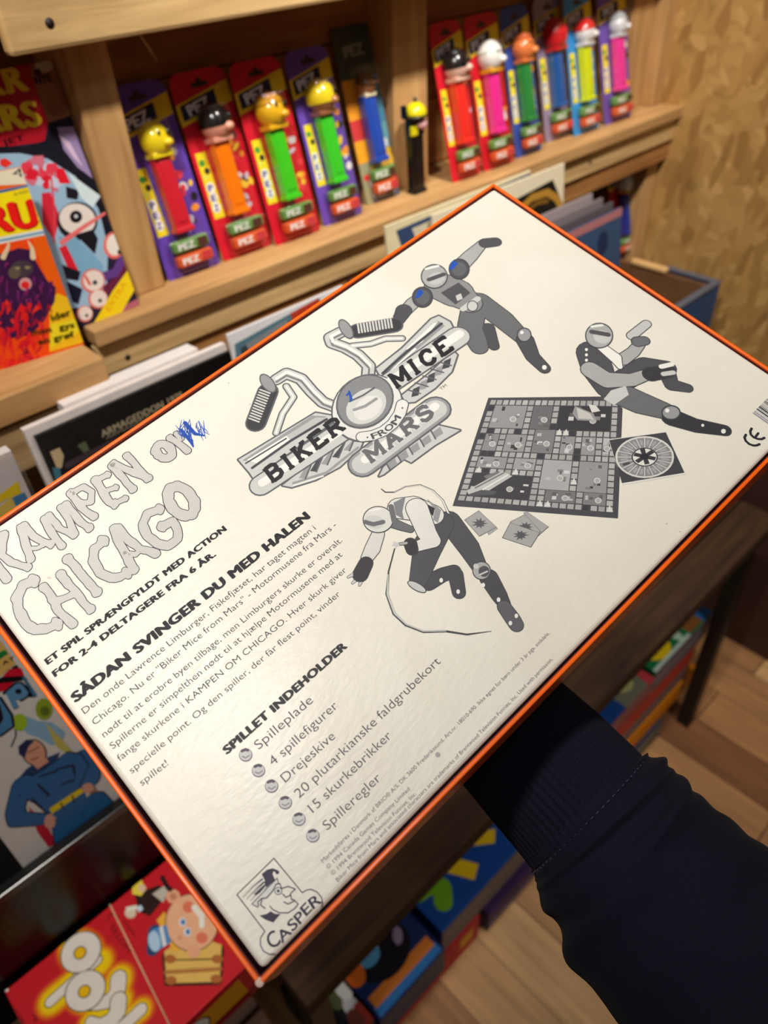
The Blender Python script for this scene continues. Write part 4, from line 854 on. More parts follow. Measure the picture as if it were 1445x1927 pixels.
bones([([(180, 990), (125, 1012), (92, 1080), (100, 1150), (140, 1225), (190, 1258), (250, 1250), (308, 1225)], 27, False),
 ([(236, 1022), (275, 1070), (315, 1150), (360, 1195), (395, 1225)], 22, False), ([(328, 955), (370, 1010), (410, 1045), (450, 1110), (492, 1145)], 21, False), ([(300, 1100), (350, 1085), (405, 1058)], 20, False),
 ([(366, 872), (415, 920), (470, 990), (526, 1052)], 23, False),
 ([(562, 775), (512, 815), (506, 880), (540, 945), (600, 975), (650, 968), (688, 948)], 24, False),
 ([(622, 708), (650, 790), (690, 860), (726, 930)], 23, False), ([(640, 702), (700, 770), (760, 815), (845, 842)], 22, False), ([(680, 840), (735, 845), (770, 820)], 13, False),
 ([(868, 603), (800, 622), (772, 680), (800, 745), (850, 785), (910, 800), (965, 765), (968, 715), (935, 665), (880, 695)], 23, False),
 (ell(985, 556, 92, 62, .9), 28, True),
 ([(20, 735), (5, 850), (60, 890), (150, 915)], 19, False), ([(-40, 880), (0, 930), (35, 980)], 22, False),
 ([(110, 695), (130, 760), (150, 820), (165, 872)], 20, False), ([(128, 692), (180, 745), (230, 775), (275, 790)], 18, False), ([(150, 815), (200, 815), (230, 795)], 12, False),
 ([(238, 652), (275, 720), (305, 760), (335, 800)], 19, False), ([(265, 632), (320, 700), (400, 742)], 17, False), ([(330, 590), (375, 660), (405, 735)], 17, False), ([(360, 575), (400, 620), (440, 675), (485, 702)], 19, False),
 ([(382, 515), (420, 560), (460, 610), (510, 640)], 19, False), ([(390, 512), (450, 478), (498, 505), (492, 560), (445, 570)], 17, False),
 ([(520, 440), (555, 500), (590, 560), (622, 572)], 20, False), ([(530, 440), (585, 412)], 15, False), ([(570, 505), (630, 482)], 13, False), ([(620, 570), (680, 542)], 15, False),
 ([(608, 362), (650, 410), (690, 460), (722, 492)], 18, False), ([(615, 355), (690, 385), (800, 432)], 18, False), ([(690, 308), (730, 350), (770, 400), (808, 432)], 17, False),
 (ell(890, 284, 46, 38, .5, 10), 22, True), ([(922, 212), (970, 240), (1018, 282)], 17, False), ([(960, 190), (985, 215)], 13, False)])
for P, R, c in LET:
    pr.stroke(P, R, GR, 2, c)
    if not c:
        for a, q in ((P[0], P[1]), (P[-1], P[-2])):
            d = Vector((q[0]-a[0], q[1]-a[1])).normalized(); n = Vector((-d.y, d.x)); r = R[0]
            for sg in (-1, 1):
                pr.disc((a[0]+n.x*r*.5*sg, a[1]+n.y*r*.5*sg), r*.66+4, (60, 54, 72), 1, n=16); pr.disc((a[0]+n.x*r*.5*sg, a[1]+n.y*r*.5*sg), r*.66, GR, 3, n=16)
    pr.stroke(P, [x*.9 for x in R], GR, 3, c)
# blue pen scribble over the last letter
rs_ = random.Random(4)
for i in range(26):
    x, y = rs_.uniform(970, 1110), rs_.uniform(140, 190); a = [(x+rs_.uniform(-24, 24), y+rs_.uniform(-36, -14)), (x, y+10), (x+rs_.uniform(10, 30), y+rs_.uniform(20, 70))]
    pr.stroke(a, [1.2, 2.6, 1.2], rs_.choice([(42, 84, 176), (60, 100, 190), (34, 70, 160)]), 4+i % 3)
pr.stroke([(1005, 130), (1060, 190), (1110, 200)], [10, 9, 4], (40, 80, 172), 5); pr.stroke([(985, 170), (1040, 235), (1050, 260)], [9, 9, 4], (40, 80, 172), 5)
# --- text
pr.ox = pr.oy = 0; pr.sc = 1
T = lambda s, p0, p1, h, bold=0, c=INK, sh=0: pr.text(s, p0, p1, h, c, 3, bold, sh)
T('ET SPIL SPRÆNGFYLDT MED ACTION', (90, 1250), (426, 997), 13.5, .045); T('FOR 2-4 DELTAGERE FRA 6 ÅR.', (104, 1273), (406, 1045), 13.5, .045)
T('SÅDAN SVINGER DU MED HALEN', (143, 1321), (583, 974), 20.5, .05)
for s, p0, p1 in (('Den onde Lawrence Limburger, Fiskefjæset, har taget magten i', (159, 1344), (595, 995)), ('Chicago. Nu er "Biker Mice from Mars" - Motormusene fra Mars -', (178, 1365), (634, 989)),
                  ('nødt til at erobre byen tilbage, men Limburgers skurke er overalt.', (196, 1388), (645, 1018)), ('Spillerne er simpelthen nødt til at hjælpe Motormusene med at', (212, 1410), (645, 1045)),
                  ('fange skurkene i KAMPEN OM CHICAGO. Hver skurk giver', (225, 1433), (653, 1074)), ('specielle point. Og den spiller, der får flest point, vinder', (248, 1456), (641, 1119)), ('spillet!', (267, 1479), (317, 1439))):
    T(s, p0, p1, 14.5, -.006, (52, 46, 62))
T('SPILLET INDEHOLDER', (428, 1419), (653, 1218), 17, .05, (52, 50, 56))
for s, p0, p1 in (('Spilleplade', (487, 1411), (590, 1320)), ('4 spillefigurer', (514, 1442), (637, 1330)), ('Drejeskive', (537, 1473), (632, 1388)), ('20 plutarkianske faldgrubekort', (563, 1503), (830, 1246)), ('15 skurkebrikker', (589, 1530), (738, 1386)), ('Spilleregler', (616, 1563), (718, 1466))):
    T(s, p0, p1, 19.5, -.006, (86, 78, 92))
for s, p0, p1 in (('Markedsføres i Danmark af BRIO® A/S, DK 3600 Frederikssund. Art.nr. 18010-690. Ikke egnet for børn under 3 år pga. smådele.', (608, 1624), (1035, 1192)), ('© 1994 Canada Games Company Limited', (617, 1636), (772, 1486)),
                  ('© 1994 Brentwood Television Funnies, Inc.', (626, 1648), (784, 1495)), ('Biker Mice from Mars and associated characters are trademarks of Brentwood Television Funnies, Inc. Used with permission.', (636, 1660), (1041, 1241))):
    T(s, p0, p1, 8.6, 0, (112, 98, 116))
pr.crop(380, 1180, 2.89)
for c in ((237, 695), (307, 780), (378, 865), (453, 955), (527, 1045), (603, 1135)):     # list bullets: small plain crests
    pr.disc(c, 37, (120, 116, 132), 1); pr.disc((c[0]-1, c[1]-3), 33, (212, 212, 212), 2); pr.stroke([(c[0]-20, c[1]-22), (c[0], c[1]-30), (c[0]+12, c[1]-26)], 8, (96, 92, 104), 3); pr.stroke([(c[0]-18, c[1]+8), (c[0], c[1]+16), (c[0]+20, c[1]+2)], 3, (140, 136, 150), 3)
# --- chrome badge logo
pr.crop(400, 380, 2.89)
DG = (98, 100, 106); LG = (200, 201, 200); MG = (152, 154, 157); HL = (234, 234, 230); DK = (74, 76, 82)
def plate(poly, fill=LG, lw=9, lay=1):
    pr.stroke(poly, lw, DG, lay, True); pr.poly(poly, fill, lay+1)
lwing = [(140, 1400), (240, 1340), (560, 1145), (645, 1160), (660, 1190), (560, 1260), (220, 1500), (200, 1470)]
plate(lwing)
pr.poly([(160, 1405), (540, 1160), (620, 1165), (250, 1410)], MG, 3); pr.poly([(185, 1402), (400, 1270), (430, 1300), (240, 1420)], HL, 4); pr.poly([(400, 1270), (560, 1170), (615, 1172), (430, 1300)], (186, 188, 188), 4)
pr.stroke([(215, 1445), (420, 1300), (620, 1180)], 7, DK, 5); pr.stroke([(180, 1420), (400, 1285)], 4, DK, 5)
lfin = [(380, 1540), (560, 1400), (760, 1265), (825, 1285), (800, 1340), (690, 1440), (560, 1510), (430, 1550)]
plate(lfin)
for i in range(5):
    f = i/5; x, y = 470+300*f, 1500-190*f; pr.poly([(x, y), (x+50, y-92+20*i*.5), (x+72, y-90), (x+34, y+4)], DK if i % 2 else MG, 3); pr.stroke([(x+34, y+4), (x+76, y-96)], 4, DG, 4)
pr.stroke([(440, 1528), (620, 1470), (790, 1335)], 7, MG, 4); pr.stroke([(440, 1540), (600, 1490)], 4, HL, 5)
rwing = [(890, 905), (1030, 795), (1190, 635), (1230, 618), (1290, 650), (1310, 690), (1240, 740), (950, 960), (920, 960)]
plate(rwing)
pr.poly([(930, 915), (1200, 660), (1230, 645), (1262, 672), (960, 935)], MG, 3); pr.poly([(1050, 800), (1200, 660), (1225, 650), (1140, 760), (1080, 800)], HL, 4); pr.stroke([(925, 930), (1060, 810), (1245, 660)], 7, DK, 5); pr.poly([(960, 920), (1100, 790), (1110, 800), (985, 905)], HL, 5)
rfin = [(1030, 1050), (1180, 930), (1310, 810), (1330, 830), (1300, 920), (1210, 1010), (1100, 1085), (1050, 1090)]
plate(rfin)
for i in range(5):
    f = i/5; x, y = 1080+210*f, 1060-190*f; pr.poly([(x, y), (x+10, y-44), (x+50, y-62), (x+40, y-10)], MG if i % 2 else DK, 3); pr.stroke([(x+50, y-20), (x-20, y-40)], 4, DG, 4)
tail = [(905, 1490), (930, 1440), (1215, 1210), (1345, 1240), (1210, 1320), (1080, 1415), (1040, 1395), (930, 1480)]
plate(tail)
for i in range(5):
    f = i/5; x, y = 960+310*f, 1455-210*f; pr.poly([(x, y), (x-14, y-34), (x+30, y-66), (x+46, y-30)], MG, 3); pr.stroke([(x+4, y), (x-20, y-44)], 4, DG, 4)
# bars with grips
for path, r in (([(660, 1110), (600, 1088), (540, 1030), (480, 960), (400, 930), (345, 965)], 27), ([(845, 945), (850, 890), (790, 830), (720, 790), (650, 765), (640, 735), (700, 705)], 27)):
    pr.stroke(path, r, DG, 1, grow=8); pr.stroke(path, r, LG, 2); pr.stroke([(x+4, y-7) for x, y in path], 8, HL, 3); pr.stroke([(x+2, y+12) for x, y in path], 6, (124, 126, 130), 3)
for path, r in (([(400, 1000), (440, 1060), (380, 1150), (345, 1255)], 13), ([(760, 780), (860, 770), (940, 742), (1030, 740)], 13)):
    pr.stroke(path, r, DG, 1, grow=7); pr.stroke(path, r, LG, 2); pr.stroke(path, r*.35, HL, 3)
def grip(p, q, r):
    pr.stroke([p, q], r, DG, 3, grow=8); pr.stroke([p, q], r, (66, 66, 70), 4)
    for i in range(12):
        f = (i+.3)/12; c = (p[0]+(q[0]-p[0])*f, p[1]+(q[1]-p[1])*f); d = Vector((q[0]-p[0], q[1]-p[1])).normalized(); n = Vector((-d.y, d.x))
        pr.stroke([(c[0]-n.x*r*.95, c[1]-n.y*r*.95), (c[0]+n.x*r*.3, c[1]+n.y*r*.3)] if p[0] > 500 else [(c[0]+n.x*r*.95, c[1]+n.y*r*.95), (c[0]-n.x*r*.3, c[1]-n.y*r*.3)], 4.2, (206, 206, 204), 5)
grip((300, 1030), (235, 1200), 45); grip((790, 700), (985, 668), 38)
pr.disc((300, 985), 62, DG, 5, ry=34, rot=.9); pr.disc((300, 985), 54, (150, 152, 154), 6, ry=27, rot=.9); pr.disc((725, 690), 62, DG, 5, ry=32, rot=1.0); pr.disc((725, 690), 54, (150, 152, 154), 6, ry=25, rot=1.0)
# name plates
for (p, q, r) in (((262, 1540), (735, 1225), 54), ((960, 985), (1335, 730), 54)):
    pr.stroke([p, q], r, DG, 5, grow=8); pr.stroke([p, q], r, LG, 6); pr.stroke([(p[0]+8, p[1]-14), (q[0]+8, q[1]-14)], r*.42, HL, 7)
pr.stroke([(815, 1425), (1215, 1125)], 68, DG, 5, grow=9); pr.stroke([(815, 1425), (1215, 1125)], 68, MG, 6); pr.stroke([(815, 1425), (1215, 1125)], 54, LG, 7); pr.stroke([(830, 1400), (1210, 1110)], 22, HL, 8)
# hub with plain crest
pr.disc((840, 1120), 205, DG, 7, ry=178, rot=-.6); pr.disc((840, 1118), 196, (224, 224, 222), 8, ry=169, rot=-.6); pr.disc((828, 1085), 166, DG, 9, ry=140, rot=-.6); pr.disc((828, 1083), 156, (136, 138, 142), 10, ry=131, rot=-.6)
pr.disc((835, 1110), 118, (206, 207, 206), 11, ry=88, rot=-.6); pr.disc((845, 1120), 84, (222, 222, 220), 12, ry=58, rot=-.6); pr.stroke([(770, 1130), (830, 1110), (890, 1070)], 8, (150, 152, 156), 13); pr.stroke([(745, 1085), (820, 1050), (880, 1010)], 5, DG, 13)
pr.stroke([(730, 1050), (745, 1035), (752, 1080)], 5, (44, 86, 178), 14); pr.stroke([(742, 1030), (756, 1070)], 5, (44, 86, 178), 14)
# slab lettering
GL = {'B': [[(.2, 0), (.2, 1)], [(.2, 1), (.62, 1), (.8, .88), (.8, .65), (.62, .53), (.2, .53)], [(.62, .53), (.86, .4), (.86, .14), (.66, 0), (.2, 0)]],
      'I': [[(.5, 0), (.5, 1)]], 'K': [[(.2, 0), (.2, 1)], [(.85, 1), (.25, .42)], [(.45, .6), (.85, 0)]], 'E': [[(.2, 0), (.2, 1)], [(.2, 1), (.85, 1), (.85, .82)], [(.2, .52), (.62, .52)], [(.2, 0), (.88, 0), (.88, .2)]],
      'R': [[(.2, 0), (.2, 1)], [(.2, 1), (.65, 1), (.84, .86), (.84, .62), (.65, .5), (.2, .5)], [(.52, .5), (.88, 0)]], 'M': [[(.12, 0), (.12, 1)], [(.12, 1), (.5, .25), (.88, 1)], [(.88, 1), (.88, 0)]],
      'C': [[(.86, .74), (.74, .94), (.5, 1), (.24, .86), (.14, .5), (.24, .14), (.5, 0), (.74, .05), (.88, .24)]], 'A': [[(.14, 0), (.5, 1), (.86, 0)], [(.28, .34), (.72, .34)]],
      'S': [[(.82, .78), (.66, .98), (.36, 1), (.18, .84), (.22, .62), (.5, .52), (.78, .4), (.84, .18), (.66, .01), (.34, 0), (.16, .2)]]}
SERIF = {'B': [(.04, 0, .36, 0), (.04, 1, .36, 1)], 'I': [(.2, 0, .8, 0), (.2, 1, .8, 1)], 'K': [(.02, 0, .42, 0), (.02, 1, .42, 1), (.66, 0, 1, 0), (.66, 1, 1, 1)], 'E': [(.04, 0, .3, 0), (.04, 1, .3, 1)], 'R': [(.02, 0, .42, 0), (.04, 1, .3, 1), (.72, 0, 1.02, 0)],
         'M': [(-.02, 0, .28, 0), (.72, 0, 1.02, 0), (-.02, 1, .2, 1), (.8, 1, 1.02, 1)], 'A': [(-.02, 0, .32, 0), (.68, 0, 1.02, 0)], 'C': [(.86, .6, .86, .96)], 'S': [(.82, .66, .82, .98), (.16, .04, .16, .34)]}
def slab(word, p0, p1, hgt, w_, col, lay, line=None):
    a = Vector(p0); d = Vector(p1)-a; ln = d.length; d.normalize(); n = Vector((d.y, -d.x)); wid = [(.62 if c == 'I' else 1.12 if c == 'M' else 1) for c in word]; tot = sum(wid)+.18*(len(word)-1); x = 0
    for c, wd in zip(word, wid):
        cw = ln/tot*wd; f = lambda q: tuple(a+d*(x*ln/tot+q[0]*cw)+n*(q[1]*hgt))
        for path in GL[c]:
            if line: pr.stroke([f(q) for q in path], w_+4, line, lay)
            pr.stroke([f(q) for q in path], w_, col, lay+1, caps=False)
        for s_ in SERIF.get(c, []):
            q = [f(s_[:2]), f(s_[2:])]
            if line: pr.stroke(q, w_*.66+4, line, lay)
            pr.stroke(q, w_*.66, col, lay+1, caps=False)
        x += wd+.18
slab('BIKER', (318, 1528), (722, 1228), 80, 11.3, (46, 46, 50), 9); slab('MICE', (1000, 1012), (1312, 792), 80, 11.3, (46, 46, 50), 9)
slab('MARS', (860, 1418), (1212, 1150), 74, 11, (108, 110, 114), 10, (212, 213, 212))
ban = [(812, 1277), (870, 1270), (930, 1246), (980, 1206), (1018, 1150), (1032, 1100)]
pr.stroke(ban, 27, DG, 12, grow=5); pr.stroke(ban, 27, (226, 226, 224), 13)
for ch, p, q in (('F', (872, 1290), (902, 1280)), ('R', (914, 1276), (950, 1256)), ('O', (955, 1252), (990, 1222)), ('M', (1000, 1214), (1026, 1172))):
    pr.text(ch, p, q, 36, (84, 86, 90), 15, bold=.02)
pr.disc((842, 1280), 5, DG, 15); pr.disc((1032, 1120), 5, DG, 15)
pr.text('TM', (1244, 1022), (1276, 998), 16, DG, 3)
# --- three plain grey rider figures (helmeted people, no particular character)
G1 = (170, 172, 172); G2 = (110, 112, 116); G3 = (84, 84, 90); LN = (70, 72, 78)
def limb(pts, r, fill, lay, lw=4): pr.stroke(pts, r, LN, lay, grow=lw); pr.stroke(pts, r, fill, lay+1)
pr.crop(640, 400, 1.795)
limb([(300, 270), (245, 305), (200, 352)], [20, 19, 16], G1, 1, 3); limb([(215, 330), (196, 366)], [22, 15], G3, 2, 3)
limb([(400, 185), (440, 145), (480, 105)], [22, 20, 13], G1, 1, 3); limb([(490, 102), (525, 98)], [16, 15], G3, 2, 3)
limb([(455, 300), (440, 385), (470, 452)], [34, 36, 26], G2, 1, 3); limb([(500, 390), (520, 450)], [18, 14], G3, 1, 3); limb([(470, 300), (550, 360), (615, 420)], [32, 32, 24], G2, 1, 3)
limb([(625, 430), (650, 485), (690, 525)], [25, 20, 17], G3, 2, 3); pr.disc((622, 412), 25, LN, 4); pr.disc((622, 412), 21, MG, 5); pr.disc((614, 404), 6, HL, 6); pr.disc((690, 522), 8, HL, 6)
limb([(345, 250), (390, 270), (440, 305)], [50, 52, 34], (140, 142, 144), 4, 3); pr.poly([(340, 270), (400, 235), (440, 270), (390, 310)], G3, 6); pr.poly([(390, 280), (408, 272), (414, 290), (396, 298)], LG, 7); pr.stroke([(415, 325), (465, 290)], 9, LG, 7); pr.disc((447, 315), 19, LN, 8); pr.disc((447, 315), 16, LG, 9)
for c, r in (((278, 285), 36), ((402, 190), 36)):
    pr.disc(c, r, LN, 7); pr.disc(c, r-4, G3, 8); pr.disc(c, r-12, (100, 102, 108), 9)
for c in ((268, 275), (383, 178)):
    pr.stroke([(c[0]-8, c[1]+10), (c[0], c[1]-12), (c[0]+8, c[1]-6), (c[0]-4, c[1]+8)], 5, (44, 86, 178), 10)
pr.disc((318, 215), 46, LN, 9, ry=42); pr.disc((318, 215), 42, G1, 10, ry=38); pr.disc((325, 222), 30, (188, 190, 190), 11, ry=20, rot=-.3); pr.stroke([(300, 226), (350, 208)], 7, G3, 12); pr.stroke([(290, 190), (330, 180)], 4, HL, 12)
limb([(955, 495), (990, 470), (1010, 445)], [20, 18, 16], G1, 1, 3); limb([(985, 415), (1035, 375)], [14, 13], (196, 197, 196), 1, 3); limb([(1005, 435), (1028, 432)], [17, 15], G2, 3, 3)
limb([(950, 570), (1030, 520), (1105, 525)], [36, 34, 26], G3, 1, 3); limb([(1105, 540), (1120, 580), (1175, 592)], [24, 20, 14], G3, 1, 3)
limb([(920, 600), (1010, 640), (1095, 668)], [40, 40, 30], G2, 3, 3); limb([(1120, 690), (1200, 718), (1300, 735)], [30, 24, 18], (60, 60, 66), 3, 3); pr.disc((1118, 675), 33, LN, 6, ry=26); pr.disc((1118, 675), 28, MG, 7, ry=21); pr.disc((1105, 668), 7, HL, 8); pr.disc((1295, 738), 8, HL, 8); pr.disc((1225, 718), 5, HL, 8)
limb([(850, 475), (870, 530), (900, 590)], [44, 46, 34], G3, 4, 3); limb([(880, 450), (930, 490), (945, 520)], [14, 18, 8], HL, 6, 3); limb([(845, 530), (900, 565), (985, 565), (1040, 545)], [28, 28, 22, 18], G1, 8, 3); limb([(1050, 545), (1110, 535)], [24, 20], (64, 64, 70), 9, 3)
pr.stroke([(1085, 520), (1120, 512)], 8, HL, 12); pr.stroke([(1092, 545), (1125, 540)], 8, LG, 12); pr.poly([(915, 600), (965, 585), (975, 615), (925, 650), (890, 630)], LG, 9)
for y in (462, 480, 498): pr.disc((832, y), 5, HL, 8)
pr.disc((875, 415), 48, LN, 9, ry=44); pr.disc((875, 415), 44, G1, 10, ry=40); pr.disc((885, 420), 30, (196, 197, 197), 11, ry=22, rot=.2); pr.stroke([(850, 402), (905, 412)], 8, G3, 12); pr.stroke([(850, 385), (885, 380)], 4, HL, 12)
pr.crop(620, 880, 3.284)
limb([(740, 330), (860, 490), (920, 600)], [64, 62, 46], G3, 1, 5); limb([(985, 680), (1050, 790), (1080, 840)], [54, 46, 36], (78, 78, 84), 1, 5); limb([(1080, 860), (1130, 930), (1155, 970)], [40, 44, 42], (100, 98, 106), 2, 5)
limb([(690, 340), (610, 480), (550, 690)], [74, 84, 52], G3, 3, 5); limb([(610, 710), (700, 660), (770, 640)], [48, 42, 40], (78, 78, 84), 1, 5); limb([(780, 660), (800, 770)], [42, 38], (78, 78, 84), 1, 5)
pr.disc((940, 635), 58, LN, 4); pr.disc((940, 635), 52, G1, 5); pr.disc((955, 640), 34, G3, 6); pr.disc((905, 608), 16, LG, 7); pr.stroke([(930, 660), (975, 640)], 5, LG, 7); pr.disc((540, 735), 66, LN, 5, ry=26, rot=.5); pr.disc((540, 735), 60, LG, 6, ry=20, rot=.5)
for c in ((950, 725), (1045, 815), (1155, 915), (1118, 960), (690, 695), (795, 765)): pr.disc(c, 11, HL, 6, ry=14)
limb([(430, 250), (520, 250), (640, 290)], [66, 78, 62], (220, 220, 216), 5, 5); pr.poly([(395, 215), (470, 178), (450, 270), (460, 320), (410, 290)], (130, 132, 136), 7); pr.poly([(600, 190), (690, 260), (670, 340), (640, 320), (650, 260)], (150, 152, 156), 7); pr.poly([(605, 225), (650, 250), (640, 300), (615, 270)], (60, 60, 66), 8)
limb([(300, 410), (265, 500), (230, 560)], [36, 44, 34], (214, 214, 212), 3, 5); limb([(225, 590), (190, 660)], [40, 44], (64, 62, 68), 4, 5)
for p, q in (((165, 650), (115, 675)), ((175, 680), (142, 712)), ((200, 690), (185, 725))): limb([p, q], [12, 6], LG, 3, 3)
limb([(540, 250), (600, 400), (640, 450), (530, 490)], [64, 56, 44, 30], (222, 222, 218), 8, 5); limb([(500, 470), (510, 505)], [36, 34], (64, 62, 68), 9, 5); limb([(440, 470), (475, 465)], [8, 8], G1, 9, 3)
limb([(390, 340), (440, 360), (500, 380)], [30, 26, 20], G2, 9, 4)
pr.disc((300, 320), 96, LN, 10, ry=84); pr.disc((300, 320), 90, (218, 218, 214), 11, ry=78); pr.disc((275, 335), 60, (204, 205, 204), 12, ry=42, rot=.2); pr.stroke([(220, 335), (270, 350), (330, 335)], 14, G2, 13); pr.stroke([(250, 265), (310, 255)], 7, HL, 13); pr.stroke([(380, 240), (400, 330)], 16, G2, 12)
pr.stroke([(402, 500), (365, 640), (355, 780), (400, 900), (470, 970), (580, 1012), (720, 1010), (850, 1030), (1000, 1010)], [4, 5, 10, 12, 9, 9, 7, 6, 2], LN, 2); pr.stroke([(362, 660), (358, 780), (404, 898), (474, 966), (580, 1008), (720, 1008)], [3, 6, 8, 5, 5, 3], LG, 3)
pr.stroke([(320, 130), (345, 150), (400, 150), (470, 115), (560, 105), (640, 140), (700, 200), (740, 290)], [3, 4, 4, 4, 5, 6, 7, 9], LN, 1); pr.stroke([(400, 150), (470, 115), (560, 107), (640, 142), (700, 202), (738, 288)], [1, 1, 2, 3, 4, 5], HL, 2)
pr.poly([(405, 450), (413, 462), (432, 456), (425, 472), (438, 486), (420, 484), (408, 500), (402, 484), (384, 480), (396, 468), (388, 454), (400, 460)], LG, 3)
# --- printed picture of the game board, spinner and cards
pr.crop(840, 730, 3.141)
C4 = [(248, 55), (1030, 118), (1015, 768), (36, 694)]
C4 = [(248, 56), (975, 50), (1015, 768), (36, 694)]
pr.poly([(248, 56), (955, 48), (1042, 118), (1015, 770), (36, 696)], (78, 78, 84), 1)
TL, TR, BR, BL_ = Vector((262, 66)), Vector((1018, 72)), Vector((986, 738)), Vector((62, 664))
def bil(s_, t_): return tuple((TL*(1-s_)+TR*s_)*(1-t_)+(BL_*(1-s_)+BR*s_)*t_)
def cell(i, j, n, mm, col, lay, pad=.12, w_=1, h_=1):
    pr.poly([bil((i+pad)/n, (j+pad)/mm), bil((i+w_-pad)/n, (j+pad)/mm), bil((i+w_-pad)/n, (j+h_-pad)/mm), bil((i+pad)/n, (j+h_-pad)/mm)], col, lay)
n, mm = 20, 18; rg = random.Random(2)
blocks = [(1, 1, 5, 4, 150), (7, 1, 3, 4, 110), (11, 1, 8, 4, 64), (1, 6, 2, 3, 140), (4, 6, 3, 3, 150), (8, 5, 3, 4, 128), (12, 6, 2, 3, 150), (15, 6, 2, 3, 150), (18, 6, 1, 3, 160), (1, 10, 4, 2, 150), (6, 10, 3, 2, 160), (1, 13, 8, 4, 70), (10, 10, 4, 5, 170), (15, 10, 4, 5, 150), (11, 15, 4, 2, 120), (16, 15, 3, 2, 130)]
occ = set()
for (i, j, w_, h_, g) in blocks:
    for a in range(i, i+w_):
        for c in range(j, j+h_): occ.add((a, c))
    cell(i, j, n, mm, (g, g, g+4), 2, .04, w_, h_)
    for k in range(6):
        x, y = i+rg.uniform(.1, w_-.9), j+rg.uniform(.1, h_-.7); q = rg.choice([70, 100, 130, 185, 205]); cell(x, y, n, mm, (q, q, q+3), 3+k % 3, .02, rg.uniform(.3, .9), rg.uniform(.25, .8))
    pr.disc(bil((i+w_*.66)/n, (j+h_*.6)/mm), 20, (206, 206, 204), 6, ry=17); pr.disc(bil((i+w_*.66)/n, (j+h_*.6)/mm), 14, (170, 170, 172), 7, ry=12)
for i in range(n):
    for j in range(mm):
        if (i, j) in occ: continue
        g = rg.randint(160, 182); cell(i, j, n, mm, (g, g, g) if rg.random() > .1 else (66, 66, 72), 2, .10)
        if rg.random() < .06: pr.poly([bil((i+.5)/n, (j-.2)/mm), bil((i+1)/n, (j+.8)/mm), bil((i+.1)/n, (j+.9)/mm)], (214, 214, 210), 6)
# a stadium wedge and a long hall, as on the printed board
pr.poly([(760, 105), (870, 150), (890, 195), (775, 190), (745, 150)], (150, 150, 152), 6); pr.poly([(770, 115), (850, 150), (872, 185), (780, 180)], (196, 196, 194), 7); pr.poly([(840, 95), (885, 105), (910, 135), (860, 145)], (214, 214, 212), 8)
pr.poly([(120, 605), (330, 490), (390, 520), (260, 600), (220, 625), (130, 628)], (190, 190, 190), 6); pr.poly([(130, 628), (210, 600), (300, 610), (280, 630), (140, 640)], (90, 90, 96), 7); pr.stroke([(170, 590), (340, 500)], 4, (120, 120, 124), 8); pr.stroke([(215, 600), (365, 512)], 4, (226, 226, 224), 8); pr.poly([(220, 520), (310, 490), (315, 500), (240, 540)], (120, 120, 124), 6)
pr.poly([(958, 303), (1300, 256), (1418, 508), (1042, 572)], (226, 225, 220), 7); pr.poly([(962, 307), (1297, 261), (1408, 500), (1038, 562)], (72, 72, 78), 8)
pr.disc((1172, 408), 174, (212, 212, 208), 9, ry=124); pr.disc((1172, 408), 162, (138, 138, 142), 10, ry=114)
for k in range(20):
    a = 2*math.pi*k/20; pr.stroke([(1172+80*math.cos(a), 408+58*math.sin(a)), (1172+160*math.cos(a), 408+112*math.sin(a))], 2.5, (206, 206, 204), 11)
    a += .15; pr.stroke([(1172+105*math.cos(a), 408+76*math.sin(a)), (1172+138*math.cos(a), 408+98*math.sin(a))], 7, (164, 164, 168) if k != 8 else (80, 80, 86), 11)
pr.disc((1172, 408), 78, (72, 72, 78), 12, ry=56); pr.disc((1172, 408), 70, (222, 222, 218), 13, ry=50)
for k in range(6):
    a = 2*math.pi*k/6+.3; pr.poly([(1172+14*math.cos(a-1.2), 405+11*math.sin(a-1.2)), (1172+68*math.cos(a-.22), 405+48*math.sin(a-.22)), (1172+68*math.cos(a+.22), 405+48*math.sin(a+.22)), (1172+14*math.cos(a+1.2), 405+11*math.sin(a+1.2))], (64, 64, 70), 14)
pr.disc((1170, 405), 22, (50, 50, 56), 15, ry=17)
for k, q in enumerate(([(250, 870), (305, 830), (290, 815), (240, 850)], [(105, 778), (192, 722), (298, 822), (195, 878)], [(455, 735), (480, 732), (606, 820), (520, 895)], [(375, 790), (465, 745), (560, 850), (470, 900)], [(375, 795), (555, 855), (500, 942), (328, 885)])):
    pr.poly(q, (110, 110, 114), 2+2*k); cx_, cy_ = sum(p[0] for p in q)/4, sum(p[1] for p in q)/4; q2 = [(cx_+(x-cx_)*.95, cy_+(y-cy_)*.95) for x, y in q]; pr.poly(q2, (168, 168, 168), 3+2*k)
    if k in (1, 3, 4):
        for z in range(9):
            a = 2*math.pi*z/9; pr.poly([(cx_+18*math.cos(a-.5), cy_+14*math.sin(a-.5)), (cx_+rg.uniform(38, 56)*math.cos(a), cy_+rg.uniform(26, 40)*math.sin(a)), (cx_+18*math.cos(a+.5), cy_+14*math.sin(a+.5))], (92, 92, 98), 4+2*k)
        pr.disc((cx_, cy_), 24, (92, 92, 98), 4+2*k, ry=19)
